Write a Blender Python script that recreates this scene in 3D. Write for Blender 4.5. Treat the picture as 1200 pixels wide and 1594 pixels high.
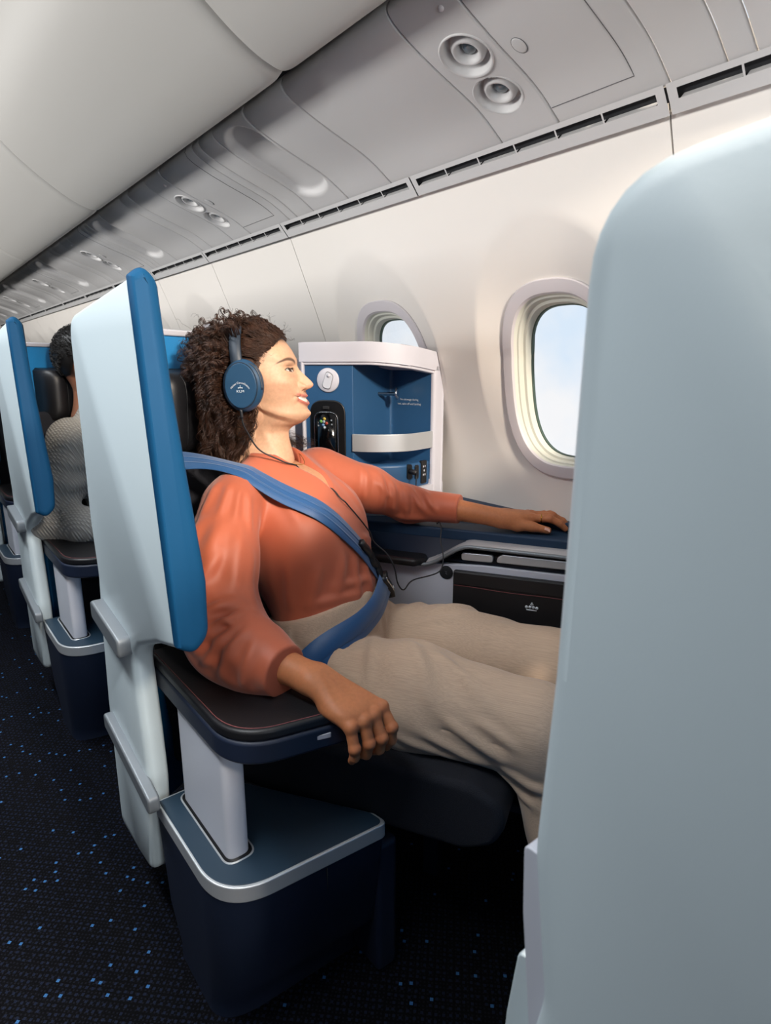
import bpy, bmesh, math, random
import numpy as np
from mathutils import Vector, Matrix

for _o in list(bpy.data.objects):
    bpy.data.objects.remove(_o, do_unlink=True)
SC = bpy.context.scene
COL = SC.collection

# ------------------------------------------------------------------ camera
EYE = 1.18
TH = math.radians(13.4387)      # pitch below the horizon
PS = math.radians(38.6099)      # heading, from the aisle (+Y) towards the windows (+X)
cam_data = bpy.data.cameras.new('camera')
cam = bpy.data.objects.new('camera', cam_data)
COL.objects.link(cam)
cam_data.sensor_fit = 'VERTICAL'
cam_data.sensor_height = 36.0
cam_data.sensor_width = 36.0 * 1200 / 1594
cam_data.lens = 950.0 / 1594.0 * 36.0
cam_data.clip_start = 0.01
cam.location = (0, 0, EYE)
_fw = Vector((math.sin(PS) * math.cos(TH), math.cos(PS) * math.cos(TH), -math.sin(TH)))
cam.rotation_euler = _fw.to_track_quat('-Z', 'Y').to_euler()
cam_data.dof.use_dof = True
cam_data.dof.focus_distance = 1.4
cam_data.dof.aperture_fstop = 11.0
SC.camera = cam

# ------------------------------------------------------------------ world: bright high-altitude sky with soft cloud
world = bpy.data.worlds.new('sky')
SC.world = world
world.use_nodes = True
_nt = world.node_tree
_nt.nodes.clear()
_out = _nt.nodes.new('ShaderNodeOutputWorld')
_bg = _nt.nodes.new('ShaderNodeBackground')
_tc = _nt.nodes.new('ShaderNodeTexCoord')
_ns = _nt.nodes.new('ShaderNodeTexNoise')
_ns.inputs['Scale'].default_value = 5.0
_ns.inputs['Detail'].default_value = 6.0
_ns.inputs['Roughness'].default_value = 0.55
_rp = _nt.nodes.new('ShaderNodeValToRGB')
_rp.color_ramp.elements[0].position = 0.36
_rp.color_ramp.elements[0].color = (0.74, 0.85, 1.0, 1)
_rp.color_ramp.elements[1].position = 0.62
_rp.color_ramp.elements[1].color = (0.97, 0.96, 0.99, 1)
_nt.links.new(_tc.outputs['Generated'], _ns.inputs['Vector'])
_nt.links.new(_ns.outputs['Fac'], _rp.inputs['Fac'])
_nt.links.new(_rp.outputs['Color'], _bg.inputs['Color'])
_bg.inputs['Strength'].default_value = 1.0
_nt.links.new(_bg.outputs['Background'], _out.inputs['Surface'])

# ------------------------------------------------------------------ lights
def area(name, loc, target, size, power, color, size_y=None, spread=None):
    d = bpy.data.lights.new(name, 'AREA')
    d.energy = power
    d.color = color
    d.size = size
    if size_y:
        d.shape = 'RECTANGLE'
        d.size_y = size_y
    if spread:
        d.spread = math.radians(spread)
    o = bpy.data.objects.new(name, d)
    COL.objects.link(o)
    o.location = loc
    v = Vector(target) - Vector(loc)
    o.rotation_euler = v.to_track_quat('-Z', 'Y').to_euler()
    return o

# low sun coming through the cabin from the front, over the seat ahead
area('sun_through_cabin', (0.42, -1.3, 2.20), (0.80, 1.25, 1.1), 0.27, 128.0, (1.0, 0.87, 0.73))
# daylight from the windows on the far side of the cabin
area('far_side_windows', (-2.95, 3.6, 1.32), (0.6, 3.6, 1.42), 7.0, 255.0, (1.0, 0.98, 0.96), size_y=0.5)
# cool ceiling wash over the aisle
area('aisle_ceiling_light', (-0.18, 1.68, 1.98), (0.03, 1.68, 0.6), 2.8, 24.0, (0.92, 0.96, 1.0), size_y=0.2, spread=115)
# added fill lamp in the aisle behind the camera, lifts the bin undersides
area('aisle_fill_light', (-0.12, -2.1, 1.0), (0.45, 2.5, 1.65), 0.9, 24.0, (0.95, 0.97, 1.0))

SC.view_settings.view_transform = 'Standard'
SC.view_settings.look = 'None'
SC.view_settings.gamma = 1.0
SC.view_settings.use_curve_mapping = False
SC.view_settings.exposure = 0.0

# ------------------------------------------------------------------ helpers
PITCH = 1.11                                   # seat pitch
S0 = np.array([0.71, 1.11])                    # the woman's seat, plan origin
FW = np.array([0.486, -0.874])                 # its forward direction (angled to the window)
LF = np.array([0.874, 0.486])                  # its left
def sw(u, v, z, dy=0.0):
    """seat coordinates (forward, left, up) -> world"""
    p = S0 + FW * u + LF * v
    return (p[0], p[1] + dy, z)
def swa(a):
    a = np.asarray(a, float)
    o = np.empty_like(a)
    o[:, 0] = S0[0] + FW[0] * a[:, 0] + LF[0] * a[:, 1]
    o[:, 1] = S0[1] + FW[1] * a[:, 0] + LF[1] * a[:, 1]
    o[:, 2] = a[:, 2]
    return o

def lin(c):
    if isinstance(c, str):
        c = c.lstrip('#')
        c = [int(c[i:i + 2], 16) / 255 for i in (0, 2, 4)]
    return tuple(x / 12.92 if x <= 0.04045 else ((x + 0.055) / 1.055) ** 2.4 for x in c[:3]) + (1.0,)

def mat(name, color, rough=0.5, metal=0.0, spec=0.5, bump=None, vary=None, sheen=0.0, coat=0.0, sss=0.0,
        attr=None, emit=None, bump_dist=0.001, stretch=None, coords='Object'):
    """Principled material; bump=(scale, strength), vary=(scale, amount) colour mottling"""
    m = bpy.data.materials.new(name)
    m.use_nodes = True
    nt = m.node_tree
    b = nt.nodes['Principled BSDF']
    c = lin(color)
    b.inputs['Base Color'].default_value = c
    b.inputs['Roughness'].default_value = rough
    b.inputs['Metallic'].default_value = metal
    b.inputs['Specular IOR Level'].default_value = spec
    b.inputs['Sheen Weight'].default_value = sheen
    b.inputs['Coat Weight'].default_value = coat
    if sss:
        b.inputs['Subsurface Weight'].default_value = sss
        b.inputs['Subsurface Radius'].default_value = (0.012, 0.005, 0.003)
        b.inputs['Subsurface Scale'].default_value = 0.5
    if emit:
        b.inputs['Emission Color'].default_value = lin(emit[0])
        b.inputs['Emission Strength'].default_value = emit[1]
    tc = nt.nodes.new('ShaderNodeTexCoord')
    vec = tc.outputs[coords]
    if stretch:
        mp = nt.nodes.new('ShaderNodeMapping')
        mp.inputs['Scale'].default_value = stretch
        nt.links.new(vec, mp.inputs['Vector'])
        vec = mp.outputs['Vector']
    base = None
    if attr:
        at = nt.nodes.new('ShaderNodeAttribute')
        at.attribute_name = attr
        base = at.outputs['Color']
    if vary:
        n = nt.nodes.new('ShaderNodeTexNoise')
        n.inputs['Scale'].default_value = vary[0]
        n.inputs['Detail'].default_value = 4
        nt.links.new(vec, n.inputs['Vector'])
        mr = nt.nodes.new('ShaderNodeMapRange')
        mr.inputs['From Min'].default_value = 0.3
        mr.inputs['From Max'].default_value = 0.7
        mr.inputs['To Min'].default_value = 1 - vary[1]
        mr.inputs['To Max'].default_value = 1 + vary[1]
        nt.links.new(n.outputs['Fac'], mr.inputs['Value'])
        mx = nt.nodes.new('ShaderNodeMix')
        mx.data_type = 'RGBA'
        mx.blend_type = 'MULTIPLY'
        mx.inputs[0].default_value = 1.0
        if base is not None:
            nt.links.new(base, mx.inputs[6])
        else:
            mx.inputs[6].default_value = c
        nt.links.new(mr.outputs[0], mx.inputs[7])
        base = mx.outputs[2]
    if base is not None:
        nt.links.new(base, b.inputs['Base Color'])
    if bump:
        n = nt.nodes.new('ShaderNodeTexNoise')
        n.inputs['Scale'].default_value = bump[0]
        n.inputs['Detail'].default_value = 3
        nt.links.new(vec, n.inputs['Vector'])
        bp = nt.nodes.new('ShaderNodeBump')
        bp.inputs['Strength'].default_value = bump[1]
        bp.inputs['Distance'].default_value = bump_dist
        nt.links.new(n.outputs['Fac'], bp.inputs['Height'])
        nt.links.new(bp.outputs['Normal'], b.inputs['Normal'])
    return m

def tag(o, label=None, cat=None, group=None, kind=None):
    if label: o['label'] = label
    if cat: o['category'] = cat
    if group: o['group'] = group
    if kind: o['kind'] = kind
    return o

def link(o, parent=None):
    COL.objects.link(o)
    if parent is not None:
        o.parent = parent
        p, m = parent, Matrix.Translation(parent.location)
        while p.parent is not None:
            m = Matrix.Translation(p.parent.location) @ p.matrix_parent_inverse @ m
            p = p.parent
        o.matrix_parent_inverse = m.inverted()
    return o

def empty(name, loc=(0, 0, 0)):
    o = bpy.data.objects.new(name, None)
    o.empty_display_size = 0.05
    o.location = loc
    COL.objects.link(o)
    return o

def mesh_obj(name, verts, faces, m, parent=None, smooth=True, bevel=0, seg=3, weld=False, angle=35):
    me = bpy.data.meshes.new(name)
    me.from_pydata([tuple(float(c) for c in v) for v in verts], [], [tuple(int(i) for i in f) for f in faces])
    if weld:
        bm = bmesh.new(); bm.from_mesh(me)
        bmesh.ops.remove_doubles(bm, verts=bm.verts, dist=1e-5)
        bmesh.ops.recalc_face_normals(bm, faces=bm.faces)
        bm.to_mesh(me); bm.free()
    me.polygons.foreach_set('use_smooth', [smooth] * len(me.polygons))
    if m is not None: me.materials.append(m)
    o = bpy.data.objects.new(name, me)
    link(o, parent)
    if bevel:
        md = o.modifiers.new('bevel', 'BEVEL')
        md.width = bevel; md.segments = seg; md.limit_method = 'ANGLE'
        md.angle_limit = math.radians(angle); md.harden_normals = True
    return o

def np_mesh(name, verts, quads, m, parent=None, smooth=True, colors=None):
    """fast mesh from numpy arrays (quads Nx4)"""
    me = bpy.data.meshes.new(name)
    nv, nf = len(verts), len(quads)
    k = quads.shape[1]
    me.vertices.add(nv)
    me.vertices.foreach_set('co', np.ascontiguousarray(verts, np.float32).ravel())
    me.loops.add(nf * k)
    me.loops.foreach_set('vertex_index', np.ascontiguousarray(quads, np.int32).ravel())
    me.polygons.add(nf)
    me.polygons.foreach_set('loop_start', np.arange(nf, dtype=np.int32) * k)
    me.polygons.foreach_set('use_smooth', np.full(nf, smooth))
    me.update(calc_edges=True)
    me.validate()
    if colors is not None:
        ca = me.color_attributes.new('tint', 'FLOAT_COLOR', 'POINT')
        c4 = np.ones((nv, 4), np.float32); c4[:, :3] = colors
        ca.data.foreach_set('color', c4.ravel())
    if m is not None: me.materials.append(m)
    o = bpy.data.objects.new(name, me)
    return link(o, parent)

def round_poly(pts, r, n=6):
    """round each corner of a closed 2D polygon; r one radius or one per corner"""
    P = [np.array(p, float) for p in pts]
    N = len(P); out = []
    rs = r if isinstance(r, (list, tuple)) else [r] * N
    for i in range(N):
        a, b, c = P[i - 1], P[i], P[(i + 1) % N]
        e1, e2 = a - b, c - b
        l1, l2 = np.linalg.norm(e1), np.linalg.norm(e2)
        rr = rs[i]
        if rr <= 0 or l1 < 1e-9 or l2 < 1e-9:
            out.append(tuple(b)); continue
        e1 /= l1; e2 /= l2
        ang = math.acos(max(-1, min(1, float(e1 @ e2))))
        if ang > math.pi - 0.02:
            out.append(tuple(b)); continue
        t = min(rr / math.tan(ang / 2), l1 * 0.48, l2 * 0.48)
        p0, p1 = b + e1 * t, b + e2 * t
        for k in range(n + 1):
            s = k / n
            out.append(tuple((1 - s) ** 2 * p0 + 2 * s * (1 - s) * b + s * s * p1))
    return out

def prism(name, poly, to3, t0, t1, m, parent=None, bevel=0.003, seg=3, smooth=True):
    """extrude a 2D polygon between t0 and t1; to3(a, b, t) -> world point"""
    n = len(poly)
    vs = [to3(a, b, t0) for a, b in poly] + [to3(a, b, t1) for a, b in poly]
    fs = [tuple(range(n)), tuple(range(2 * n - 1, n - 1, -1))]
    fs += [(i, (i + 1) % n, n + (i + 1) % n, n + i) for i in range(n)]
    o = mesh_obj(name, vs, fs, m, parent, smooth, bevel, seg, weld=True)
    return o

YZ = lambda y, z, x: (x, y, z)
XY = lambda x, y, z: (x, y, z)
SUV = lambda u, v, z: sw(u, v, z)
SUZ = lambda u, z, v: sw(u, v, z)

def box(name, c, s, m, parent=None, bevel=0.004, rot=0.0, seg=3):
    """box of size s at centre c, turned about z by rot"""
    cr, sr = math.cos(rot), math.sin(rot)
    vs = []
    for x in (-.5, .5):
        for y in (-.5, .5):
            for z in (-.5, .5):
                a, b = x * s[0], y * s[1]
                vs.append((c[0] + a * cr - b * sr, c[1] + a * sr + b * cr, c[2] + z * s[2]))
    fs = [(0, 1, 3, 2), (4, 6, 7, 5), (0, 4, 5, 1), (2, 3, 7, 6), (0, 2, 6, 4), (1, 5, 7, 3)]
    return mesh_obj(name, vs, fs, m, parent, True, bevel, seg, weld=True)

def catmull(pts, n):
    P = np.asarray(pts, float)
    P = np.vstack([2 * P[0] - P[1], P, 2 * P[-1] - P[-2]])
    out = []
    for i in range(1, len(P) - 2):
        t = np.linspace(0, 1, n, endpoint=False)[:, None]
        p0, p1, p2, p3 = P[i - 1], P[i], P[i + 1], P[i + 2]
        out.append(0.5 * (2 * p1 + (p2 - p0) * t + (2 * p0 - 5 * p1 + 4 * p2 - p3) * t ** 2 + (3 * p1 - p0 - 3 * p2 + p3) * t ** 3))
    return np.vstack(out + [P[-2][None]])

def tube_data(P, rad, sides=8, cap=True):
    P = np.asarray(P, float); n = len(P)
    rad = np.broadcast_to(np.asarray(rad, float), (n,))
    T = np.gradient(P, axis=0); T /= np.linalg.norm(T, axis=1)[:, None] + 1e-12
    ref = np.array([0., 0., 1.]) if abs(T[0, 2]) < .9 else np.array([1., 0., 0.])
    N = np.cross(T[0], ref); N /= np.linalg.norm(N)
    vs = np.empty((n, sides, 3))
    a = np.linspace(0, 2 * math.pi, sides, endpoint=False)
    for i in range(n):
        N = N - T[i] * (N @ T[i]); N /= np.linalg.norm(N) + 1e-12
        B = np.cross(T[i], N)
        vs[i] = P[i] + rad[i] * (np.cos(a)[:, None] * N + np.sin(a)[:, None] * B)
    fs = []
    for i in range(n - 1):
        for j in range(sides):
            k = (j + 1) % sides
            fs.append((i * sides + j, i * sides + k, (i + 1) * sides + k, (i + 1) * sides + j))
    vs = vs.reshape(-1, 3)
    if cap:
        fs.append(tuple(range(sides - 1, -1, -1)))
        fs.append(tuple(range((n - 1) * sides, n * sides)))
    return vs, fs

def tube(name, P, rad, m, parent=None, sides=8, smoothn=0):
    if smoothn: P = catmull(P, smoothn)
    vs, fs = tube_data(P, rad, sides)
    return mesh_obj(name, vs, fs, m, parent, True)

def ribbon(name, P, Nrm, width, thick, m, parent=None):
    """flat strap along P with surface normals Nrm"""
    P = np.asarray(P, float); Nrm = np.asarray(Nrm, float); n = len(P)
    T = np.gradient(P, axis=0); T /= np.linalg.norm(T, axis=1)[:, None]
    Nrm = Nrm - T * np.sum(Nrm * T, 1)[:, None]; Nrm /= np.linalg.norm(Nrm, axis=1)[:, None]
    B = np.cross(T, Nrm)
    w = np.broadcast_to(np.asarray(width, float), (n,))[:, None] / 2
    cr = [(-1, 0), (-.96, .5), (0, .5), (.96, .5), (1, 0), (.96, -.5), (0, -.5), (-.96, -.5)]
    vs = []
    for a, b in cr:
        vs.append(P + B * w * a + Nrm * thick * b)
    vs = np.stack(vs, 1).reshape(-1, 3); k = len(cr); fs = []
    for i in range(n - 1):
        for j in range(k):
            q = (j + 1) % k
            fs.append((i * k + j, i * k + q, (i + 1) * k + q, (i + 1) * k + j))
    fs += [tuple(range(k)), tuple(range(n * k - 1, (n - 1) * k - 1, -1))]
    return mesh_obj(name, vs, fs, m, parent, True, weld=True)

def lathe(name, prof, origin, axis, m, parent=None, sides=32, sx=1.0, xdir=None, cap=True):
    """revolve (radius, height) profile about axis through origin"""
    ax = Vector(axis).normalized()
    x = Vector(xdir) if xdir is not None else (ax.orthogonal())
    x = (x - ax * x.dot(ax)).normalized()
    y = ax.cross(x)
    o = Vector(origin); vs = []; fs = []
    for r, h in prof:
        for j in range(sides):
            a = 2 * math.pi * j / sides
            vs.append(tuple(o + ax * h + x * (r * sx * math.cos(a)) + y * (r * math.sin(a))))
    for i in range(len(prof) - 1):
        for j in range(sides):
            k = (j + 1) % sides
            fs.append((i * sides + j, i * sides + k, (i + 1) * sides + k, (i + 1) * sides + j))
    if cap:
        fs.append(tuple(range(sides - 1, -1, -1))); fs.append(tuple(range((len(prof) - 1) * sides, len(prof) * sides)))
    return mesh_obj(name, vs, fs, m, parent, True, weld=True)

def autosmooth(o, deg=40):
    """keep creases sharper than deg on a smooth shaded mesh"""
    me = o.data
    bm = bmesh.new(); bm.from_mesh(me)
    for e in bm.edges:
        e.smooth = not (len(e.link_faces) == 2 and e.calc_face_angle(0) > math.radians(deg))
    bm.to_mesh(me); bm.free()
    return o

def copy_tree(root, dloc, parent=None):
    c = root.copy(); COL.objects.link(c)
    if parent is None:
        c.location = Vector(root.location) + Vector(dloc)
    else:
        c.parent = parent
        c.matrix_parent_inverse = root.matrix_parent_inverse.copy()
    for ch in root.children:
        copy_tree(ch, dloc, c)
    return c
# ------------------------------------------------------------------ materials of the cabin
M = {}
M['shell'] = mat('shell_pale_blue', '#c3d0d4', 0.42, bump=(350, 0.12), bump_dist=0.0006)
M['navy'] = mat('shell_navy', '#124468', 0.55, spec=0.1, bump=(900, 0.10), bump_dist=0.0005)
M['navydark'] = mat('base_navy', '#151f33', 0.5, bump=(500, 0.10), bump_dist=0.0005)
M['topteal'] = mat('base_top_slate', '#1d303f', 0.42)
M['alu'] = mat('brushed_aluminium', '#c2c6c9', 0.40, metal=0.55, bump=(60, 0.25), bump_dist=0.0004, stretch=(1, 1, 40))
M['alugrey'] = mat('bumper_grey', '#7d8388', 0.42, metal=0.4)
M['pillar'] = mat('pillar_grey_white', '#c4c7d0', 0.45)
M['leather'] = mat('black_leather', '#151518', 0.45, bump=(420, 0.25), bump_dist=0.0008)
M['fabric'] = mat('seat_fabric_dark', '#12141d', 0.85, bump=(700, 0.8), bump_dist=0.002, vary=(600, 0.5))
M['black'] = mat('black_plastic', '#0c0d10', 0.4)
M['stitch'] = mat('stitch_red', '#7b4546', 0.8)
M['wall'] = mat('sidewall_warm_white', '#e6e1da', 0.5, bump=(500, 0.08), bump_dist=0.0006)
M['bin'] = mat('bin_grey_white', '#c6c5c4', 0.45, bump=(600, 0.06), bump_dist=0.0005)
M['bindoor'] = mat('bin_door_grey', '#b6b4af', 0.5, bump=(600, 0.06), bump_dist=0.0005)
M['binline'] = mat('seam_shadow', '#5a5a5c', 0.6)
M['dark'] = mat('dark_gap', '#14161a', 0.8)
M['ceil'] = mat('cabin_lining_grey', '#5d6369', 0.7)  # unseen lining, made dark to cut bounced light
M['bezel'] = mat('window_bezel', '#cbc6c9', 0.5)
M['reveal'] = mat('window_reveal', '#cdcec3', 0.5)
M['gasket'] = mat('window_gasket', '#43544a', 0.5)
M['frame'] = mat('cabinet_white', '#c3c3cc', 0.42)
M['blue'] = mat('cabinet_blue', '#285077', 0.42, bump=(900, 0.10), bump_dist=0.0005)
M['skyblue'] = mat('back_panel_blue', '#2680bd', 0.45)
M['greypanel'] = mat('side_panel_grey', '#c2c4ce', 0.5, bump=(500, 0.1), bump_dist=0.0006)
M['console'] = mat('console_navy', '#22374f', 0.58, spec=0.3, bump=(700, 0.08), bump_dist=0.0005)
M['shelf'] = mat('shelf_grey', '#b0aeb0', 0.18, coat=0.5)
M['screen'] = mat('screen_black', '#050608', 0.08)
M['chrome'] = mat('polished_metal', '#c9ccd0', 0.16, metal=1.0)
M['whiteink'] = mat('white_print', '#cfd6dd', 0.6)
M['lens'] = mat('lamp_lens', '#5f6a70', 0.1, spec=0.8)

def glass_mat():
    m = bpy.data.materials.new('window_acrylic'); m.use_nodes = True
    nt = m.node_tree; nt.nodes.clear()
    out = nt.nodes.new('ShaderNodeOutputMaterial')
    tr = nt.nodes.new('ShaderNodeBsdfTransparent'); tr.inputs[0].default_value = (0.96, 0.98, 0.97, 1)
    gl = nt.nodes.new('ShaderNodeBsdfGlossy'); gl.inputs['Roughness'].default_value = 0.02
    fr = nt.nodes.new('ShaderNodeFresnel'); fr.inputs['IOR'].default_value = 1.2
    mx = nt.nodes.new('ShaderNodeMixShader')
    nt.links.new(fr.outputs[0], mx.inputs[0]); nt.links.new(tr.outputs[0], mx.inputs[1]); nt.links.new(gl.outputs[0], mx.inputs[2])
    nt.links.new(mx.outputs[0], out.inputs[0])
    return m
M['glass'] = glass_mat()

def carpet_mat():
    m = bpy.data.materials.new('carpet_dark_with_blue_flecks'); m.use_nodes = True
    nt = m.node_tree; b = nt.nodes['Principled BSDF']
    b.inputs['Roughness'].default_value = 0.95; b.inputs['Specular IOR Level'].default_value = 0.1
    tc = nt.nodes.new('ShaderNodeTexCoord')
    mp = nt.nodes.new('ShaderNodeMapping'); mp.inputs['Rotation'].default_value = (0, 0, math.radians(45))
    nt.links.new(tc.outputs['Object'], mp.inputs['Vector'])
    def dots(scale, rnd, rad, off):
        v = nt.nodes.new('ShaderNodeTexVoronoi'); v.distance = 'CHEBYCHEV'
        v.inputs['Scale'].default_value = scale; v.inputs['Randomness'].default_value = rnd
        ad = nt.nodes.new('ShaderNodeVectorMath'); ad.operation = 'ADD'; ad.inputs[1].default_value = (off, off * .7, 0.0)
        nt.links.new(mp.outputs[0], ad.inputs[0])
        fl = nt.nodes.new('ShaderNodeVectorMath'); fl.operation = 'MULTIPLY'; fl.inputs[1].default_value = (1, 1, 0)
        nt.links.new(ad.outputs[0], fl.inputs[0]); nt.links.new(fl.outputs[0], v.inputs['Vector'])
        c = nt.nodes.new('ShaderNodeMath'); c.operation = 'LESS_THAN'; c.inputs[1].default_value = rad
        nt.links.new(v.outputs['Distance'], c.inputs[0])
        return c.outputs[0], v
    d1, v1 = dots(33, 0.6, 0.105, 0.0)
    d2, v2 = dots(75, 0.25, 0.21, 3.1)
    d3, v3 = dots(130, 0.2, 0.22, 7.7)
    def mix(fac, a, bcol):
        x = nt.nodes.new('ShaderNodeMix'); x.data_type = 'RGBA'
        nt.links.new(fac, x.inputs[0])
        if isinstance(a, tuple): x.inputs[6].default_value = a
        else: nt.links.new(a, x.inputs[6])
        x.inputs[7].default_value = bcol
        return x.outputs[2]
    c = mix(d3, (0.0020, 0.0022, 0.0036, 1), (0.007, 0.008, 0.013, 1))
    c = mix(d2, c, (0.009, 0.013, 0.028, 1))
    c = mix(d1, c, (0.040, 0.135, 0.330, 1))
    nt.links.new(c, b.inputs['Base Color'])
    n = nt.nodes.new('ShaderNodeTexNoise'); n.inputs['Scale'].default_value = 900
    nt.links.new(tc.outputs['Object'], n.inputs['Vector'])
    bp = nt.nodes.new('ShaderNodeBump'); bp.inputs['Strength'].default_value = 0.6; bp.inputs['Distance'].default_value = 0.003
    nt.links.new(n.outputs['Fac'], bp.inputs['Height']); nt.links.new(bp.outputs[0], b.inputs['Normal'])
    return m
M['carpet'] = carpet_mat()

# ------------------------------------------------------------------ the cabin shell
def struct(o, label=None):
    o['kind'] = 'structure'
    if label: o['label'] = label
    return o
Y_NEAR, Y_FAR = -2.4, 11.0
struct(box('floor', (-0.85, (Y_NEAR + Y_FAR) / 2, -0.025), (4.5, Y_FAR - Y_NEAR, 0.05), M['carpet'], bevel=0), 'dark carpet with small bright blue flecks')
struct(box('ceiling', (-0.85, (Y_NEAR + Y_FAR) / 2, 2.335), (4.5, Y_FAR - Y_NEAR, 0.05), M['ceil'], bevel=0), 'plain grey cabin ceiling above the bins')
struct(box('light_block_wall', (-0.47, (Y_NEAR + Y_FAR) / 2, 0.655), (0.05, Y_FAR - Y_NEAR, 1.31), M['navydark'], bevel=0.01), 'unseen low partition across the aisle, added to block side light')  # added dark partition, out of view, keeps side light off the lower shells
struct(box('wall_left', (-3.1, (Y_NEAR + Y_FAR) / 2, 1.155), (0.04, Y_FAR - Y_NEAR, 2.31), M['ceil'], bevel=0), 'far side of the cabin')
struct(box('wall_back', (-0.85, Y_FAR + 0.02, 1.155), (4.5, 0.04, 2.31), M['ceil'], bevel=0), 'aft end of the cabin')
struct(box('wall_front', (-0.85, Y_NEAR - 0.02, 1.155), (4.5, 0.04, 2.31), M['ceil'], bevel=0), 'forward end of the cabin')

# side wall with scooped window pockets
WX = np.array([[0.0, 1.24], [0.45, 1.29], [0.8, 1.30], [1.0, 1.272], [1.26, 1.192], [1.505, 1.092], [1.62, 1.045], [1.75, 0.99]])
def wall_x(z):
    return np.interp(z, WX[:, 0], WX[:, 1])
_zz = np.linspace(0, 1.75, 400); _xx = wall_x(_zz)
for _ in range(3):
    _xx = np.convolve(np.pad(_xx, 15, mode='edge'), np.ones(31) / 31, 'valid')
def wall_xs(z):
    return np.interp(z, _zz, _xx)
WIN_Z, WIN_HW, WIN_HH = 1.138, 0.166, 0.228
def win_x(z):
    return np.minimum(1.283 - 0.18 * (z - 0.9), wall_xs(z) + 0.020)
def sup(a, hw, hh, p=2.6):
    c, s = math.cos(a), math.sin(a)
    r = (abs(c / hw) ** p + abs(s / hh) ** p) ** (-1 / p)
    return r * c, r * s
windows_y = [0.285, 0.895, 1.505, 2.74, 3.35, 3.96, 4.57, 5.18, 5.79, 6.40, 7.01]
Z0W, Z1W = 0.0, 1.66
wall = empty('wall_right', (1.3, 3.0, 0)); struct(wall, 'warm white curved sidewall with scooped window pockets')
NA = 96
def wall_cell(y0, y1, wy=None):
    """vertices / faces of one wall cell, with a pocket and a hole when wy is given"""
    vs, fs = [], []
    if wy is None:
        ny, nz = 6, 60
        for i in range(ny + 1):
            y = y0 + (y1 - y0) * i / ny
            for j in range(nz + 1):
                z = Z0W + (Z1W - Z0W) * j / nz
                vs.append((wall_xs(z), y, z))
        for i in range(ny):
            for j in range(nz):
                a = i * (nz + 1) + j
                fs.append((a, a + 1, a + nz + 2, a + nz + 1))
        return vs, fs
    rings = []
    angs = [2 * math.pi * k / NA for k in range(NA)]
    cy = wy
    def outer(a):
        c, s = math.cos(a), math.sin(a)
        t = 1e9
        if c > 1e-9: t = min(t, (y1 - cy) / c)
        if c < -1e-9: t = min(t, (y0 - cy) / c)
        if s > 1e-9: t = min(t, (Z1W - WIN_Z) / s)
        if s < -1e-9: t = min(t, (Z0W - WIN_Z) / s)
        return c * t, s * t
    win = [sup(a, WIN_HW, WIN_HH) for a in angs]
    arch = []
    for a in angs:
        c, s = math.cos(a), math.sin(a)
        hh = 0.352 if s > 0 else 0.315
        arch.append(sup(a, 0.238, hh, 2.1))
    out = [outer(a) for a in angs]
    # snap the ring angles nearest to the rectangle corners onto the corners
    for yy in (y0, y1):
        for zz in (Z0W, Z1W):
            aa = math.atan2(zz - WIN_Z, yy - cy) % (2 * math.pi)
            k = int(round(aa / (2 * math.pi) * NA)) % NA
            out[k] = (yy - cy, zz - WIN_Z)
    NP, NO = 10, 14
    for i in range(NP + 1):
        t = i / NP
        rings.append([(w[0] * (1 - t) + q[0] * t, w[1] * (1 - t) + q[1] * t, t) for w, q in zip(win, arch)])
    for i in range(1, NO + 1):
        t = i / NO
        rings.append([(w[0] * (1 - t) + q[0] * t, w[1] * (1 - t) + q[1] * t, 1.0) for w, q in zip(arch, out)])
    for r in rings:
        for (dy, dz, t) in r:
            z = WIN_Z + dz
            x = wall_xs(z)
            d = max(0.0, win_x(z) - x) + 0.006
            vs.append((x + d * (1 - t) ** 1.0 if t < 1 else x, cy + dy, z))
    for i in range(len(rings) - 1):
        for k in range(NA):
            q = (k + 1) % NA
            fs.append((i * NA + k, i * NA + q, (i + 1) * NA + q, (i + 1) * NA + k))
    return vs, fs
# panels between seams: (y0, y1, [window centres])
panels = [(0.02, 0.585, [0.285]), (0.585, 1.815, [0.895, 1.505]), (1.815, 2.43, []), (2.43, 3.045, [2.74])]
for wy in windows_y[4:]:
    panels.append((wy - 0.305, wy + 0.305, [wy]))
panels.append((-2.4, 0.02, []))
panels.append((windows_y[-1] + 0.305, 11.0, []))
for (a, b, wys) in panels:
    g = 0.0016
    a2, b2 = a + g, b - g
    V, Fc = [], []
    if not wys:
        cells = [(a2, b2, None)]
    elif len(wys) == 1:
        cells = [(a2, b2, wys[0])]
    else:
        mid = (wys[0] + wys[1]) / 2
        cells = [(a2, mid, wys[0]), (mid, b2, wys[1])]
    for c in cells:
        v, f = wall_cell(*c)
        n = len(V); V += v; Fc += [tuple(i + n for i in q) for q in f]
    # lips turned back at the seams
    for yy, s in ((a2, -1), (b2, 1)):
        n = len(V); K = 60
        for j in range(K + 1):
            z = Z0W + (Z1W - Z0W) * j / K; x = wall_xs(z)
            V += [(x, yy, z), (x + 0.008, yy + s * 0.0008, z)]
        for j in range(K):
            Fc.append((n + 2 * j, n + 2 * j + 1, n + 2 * j + 3, n + 2 * j + 2))
    o = mesh_obj('wall_panel', V, Fc, M['wall'], wall, True, weld=True)
    autosmooth(o, 28)
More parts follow.
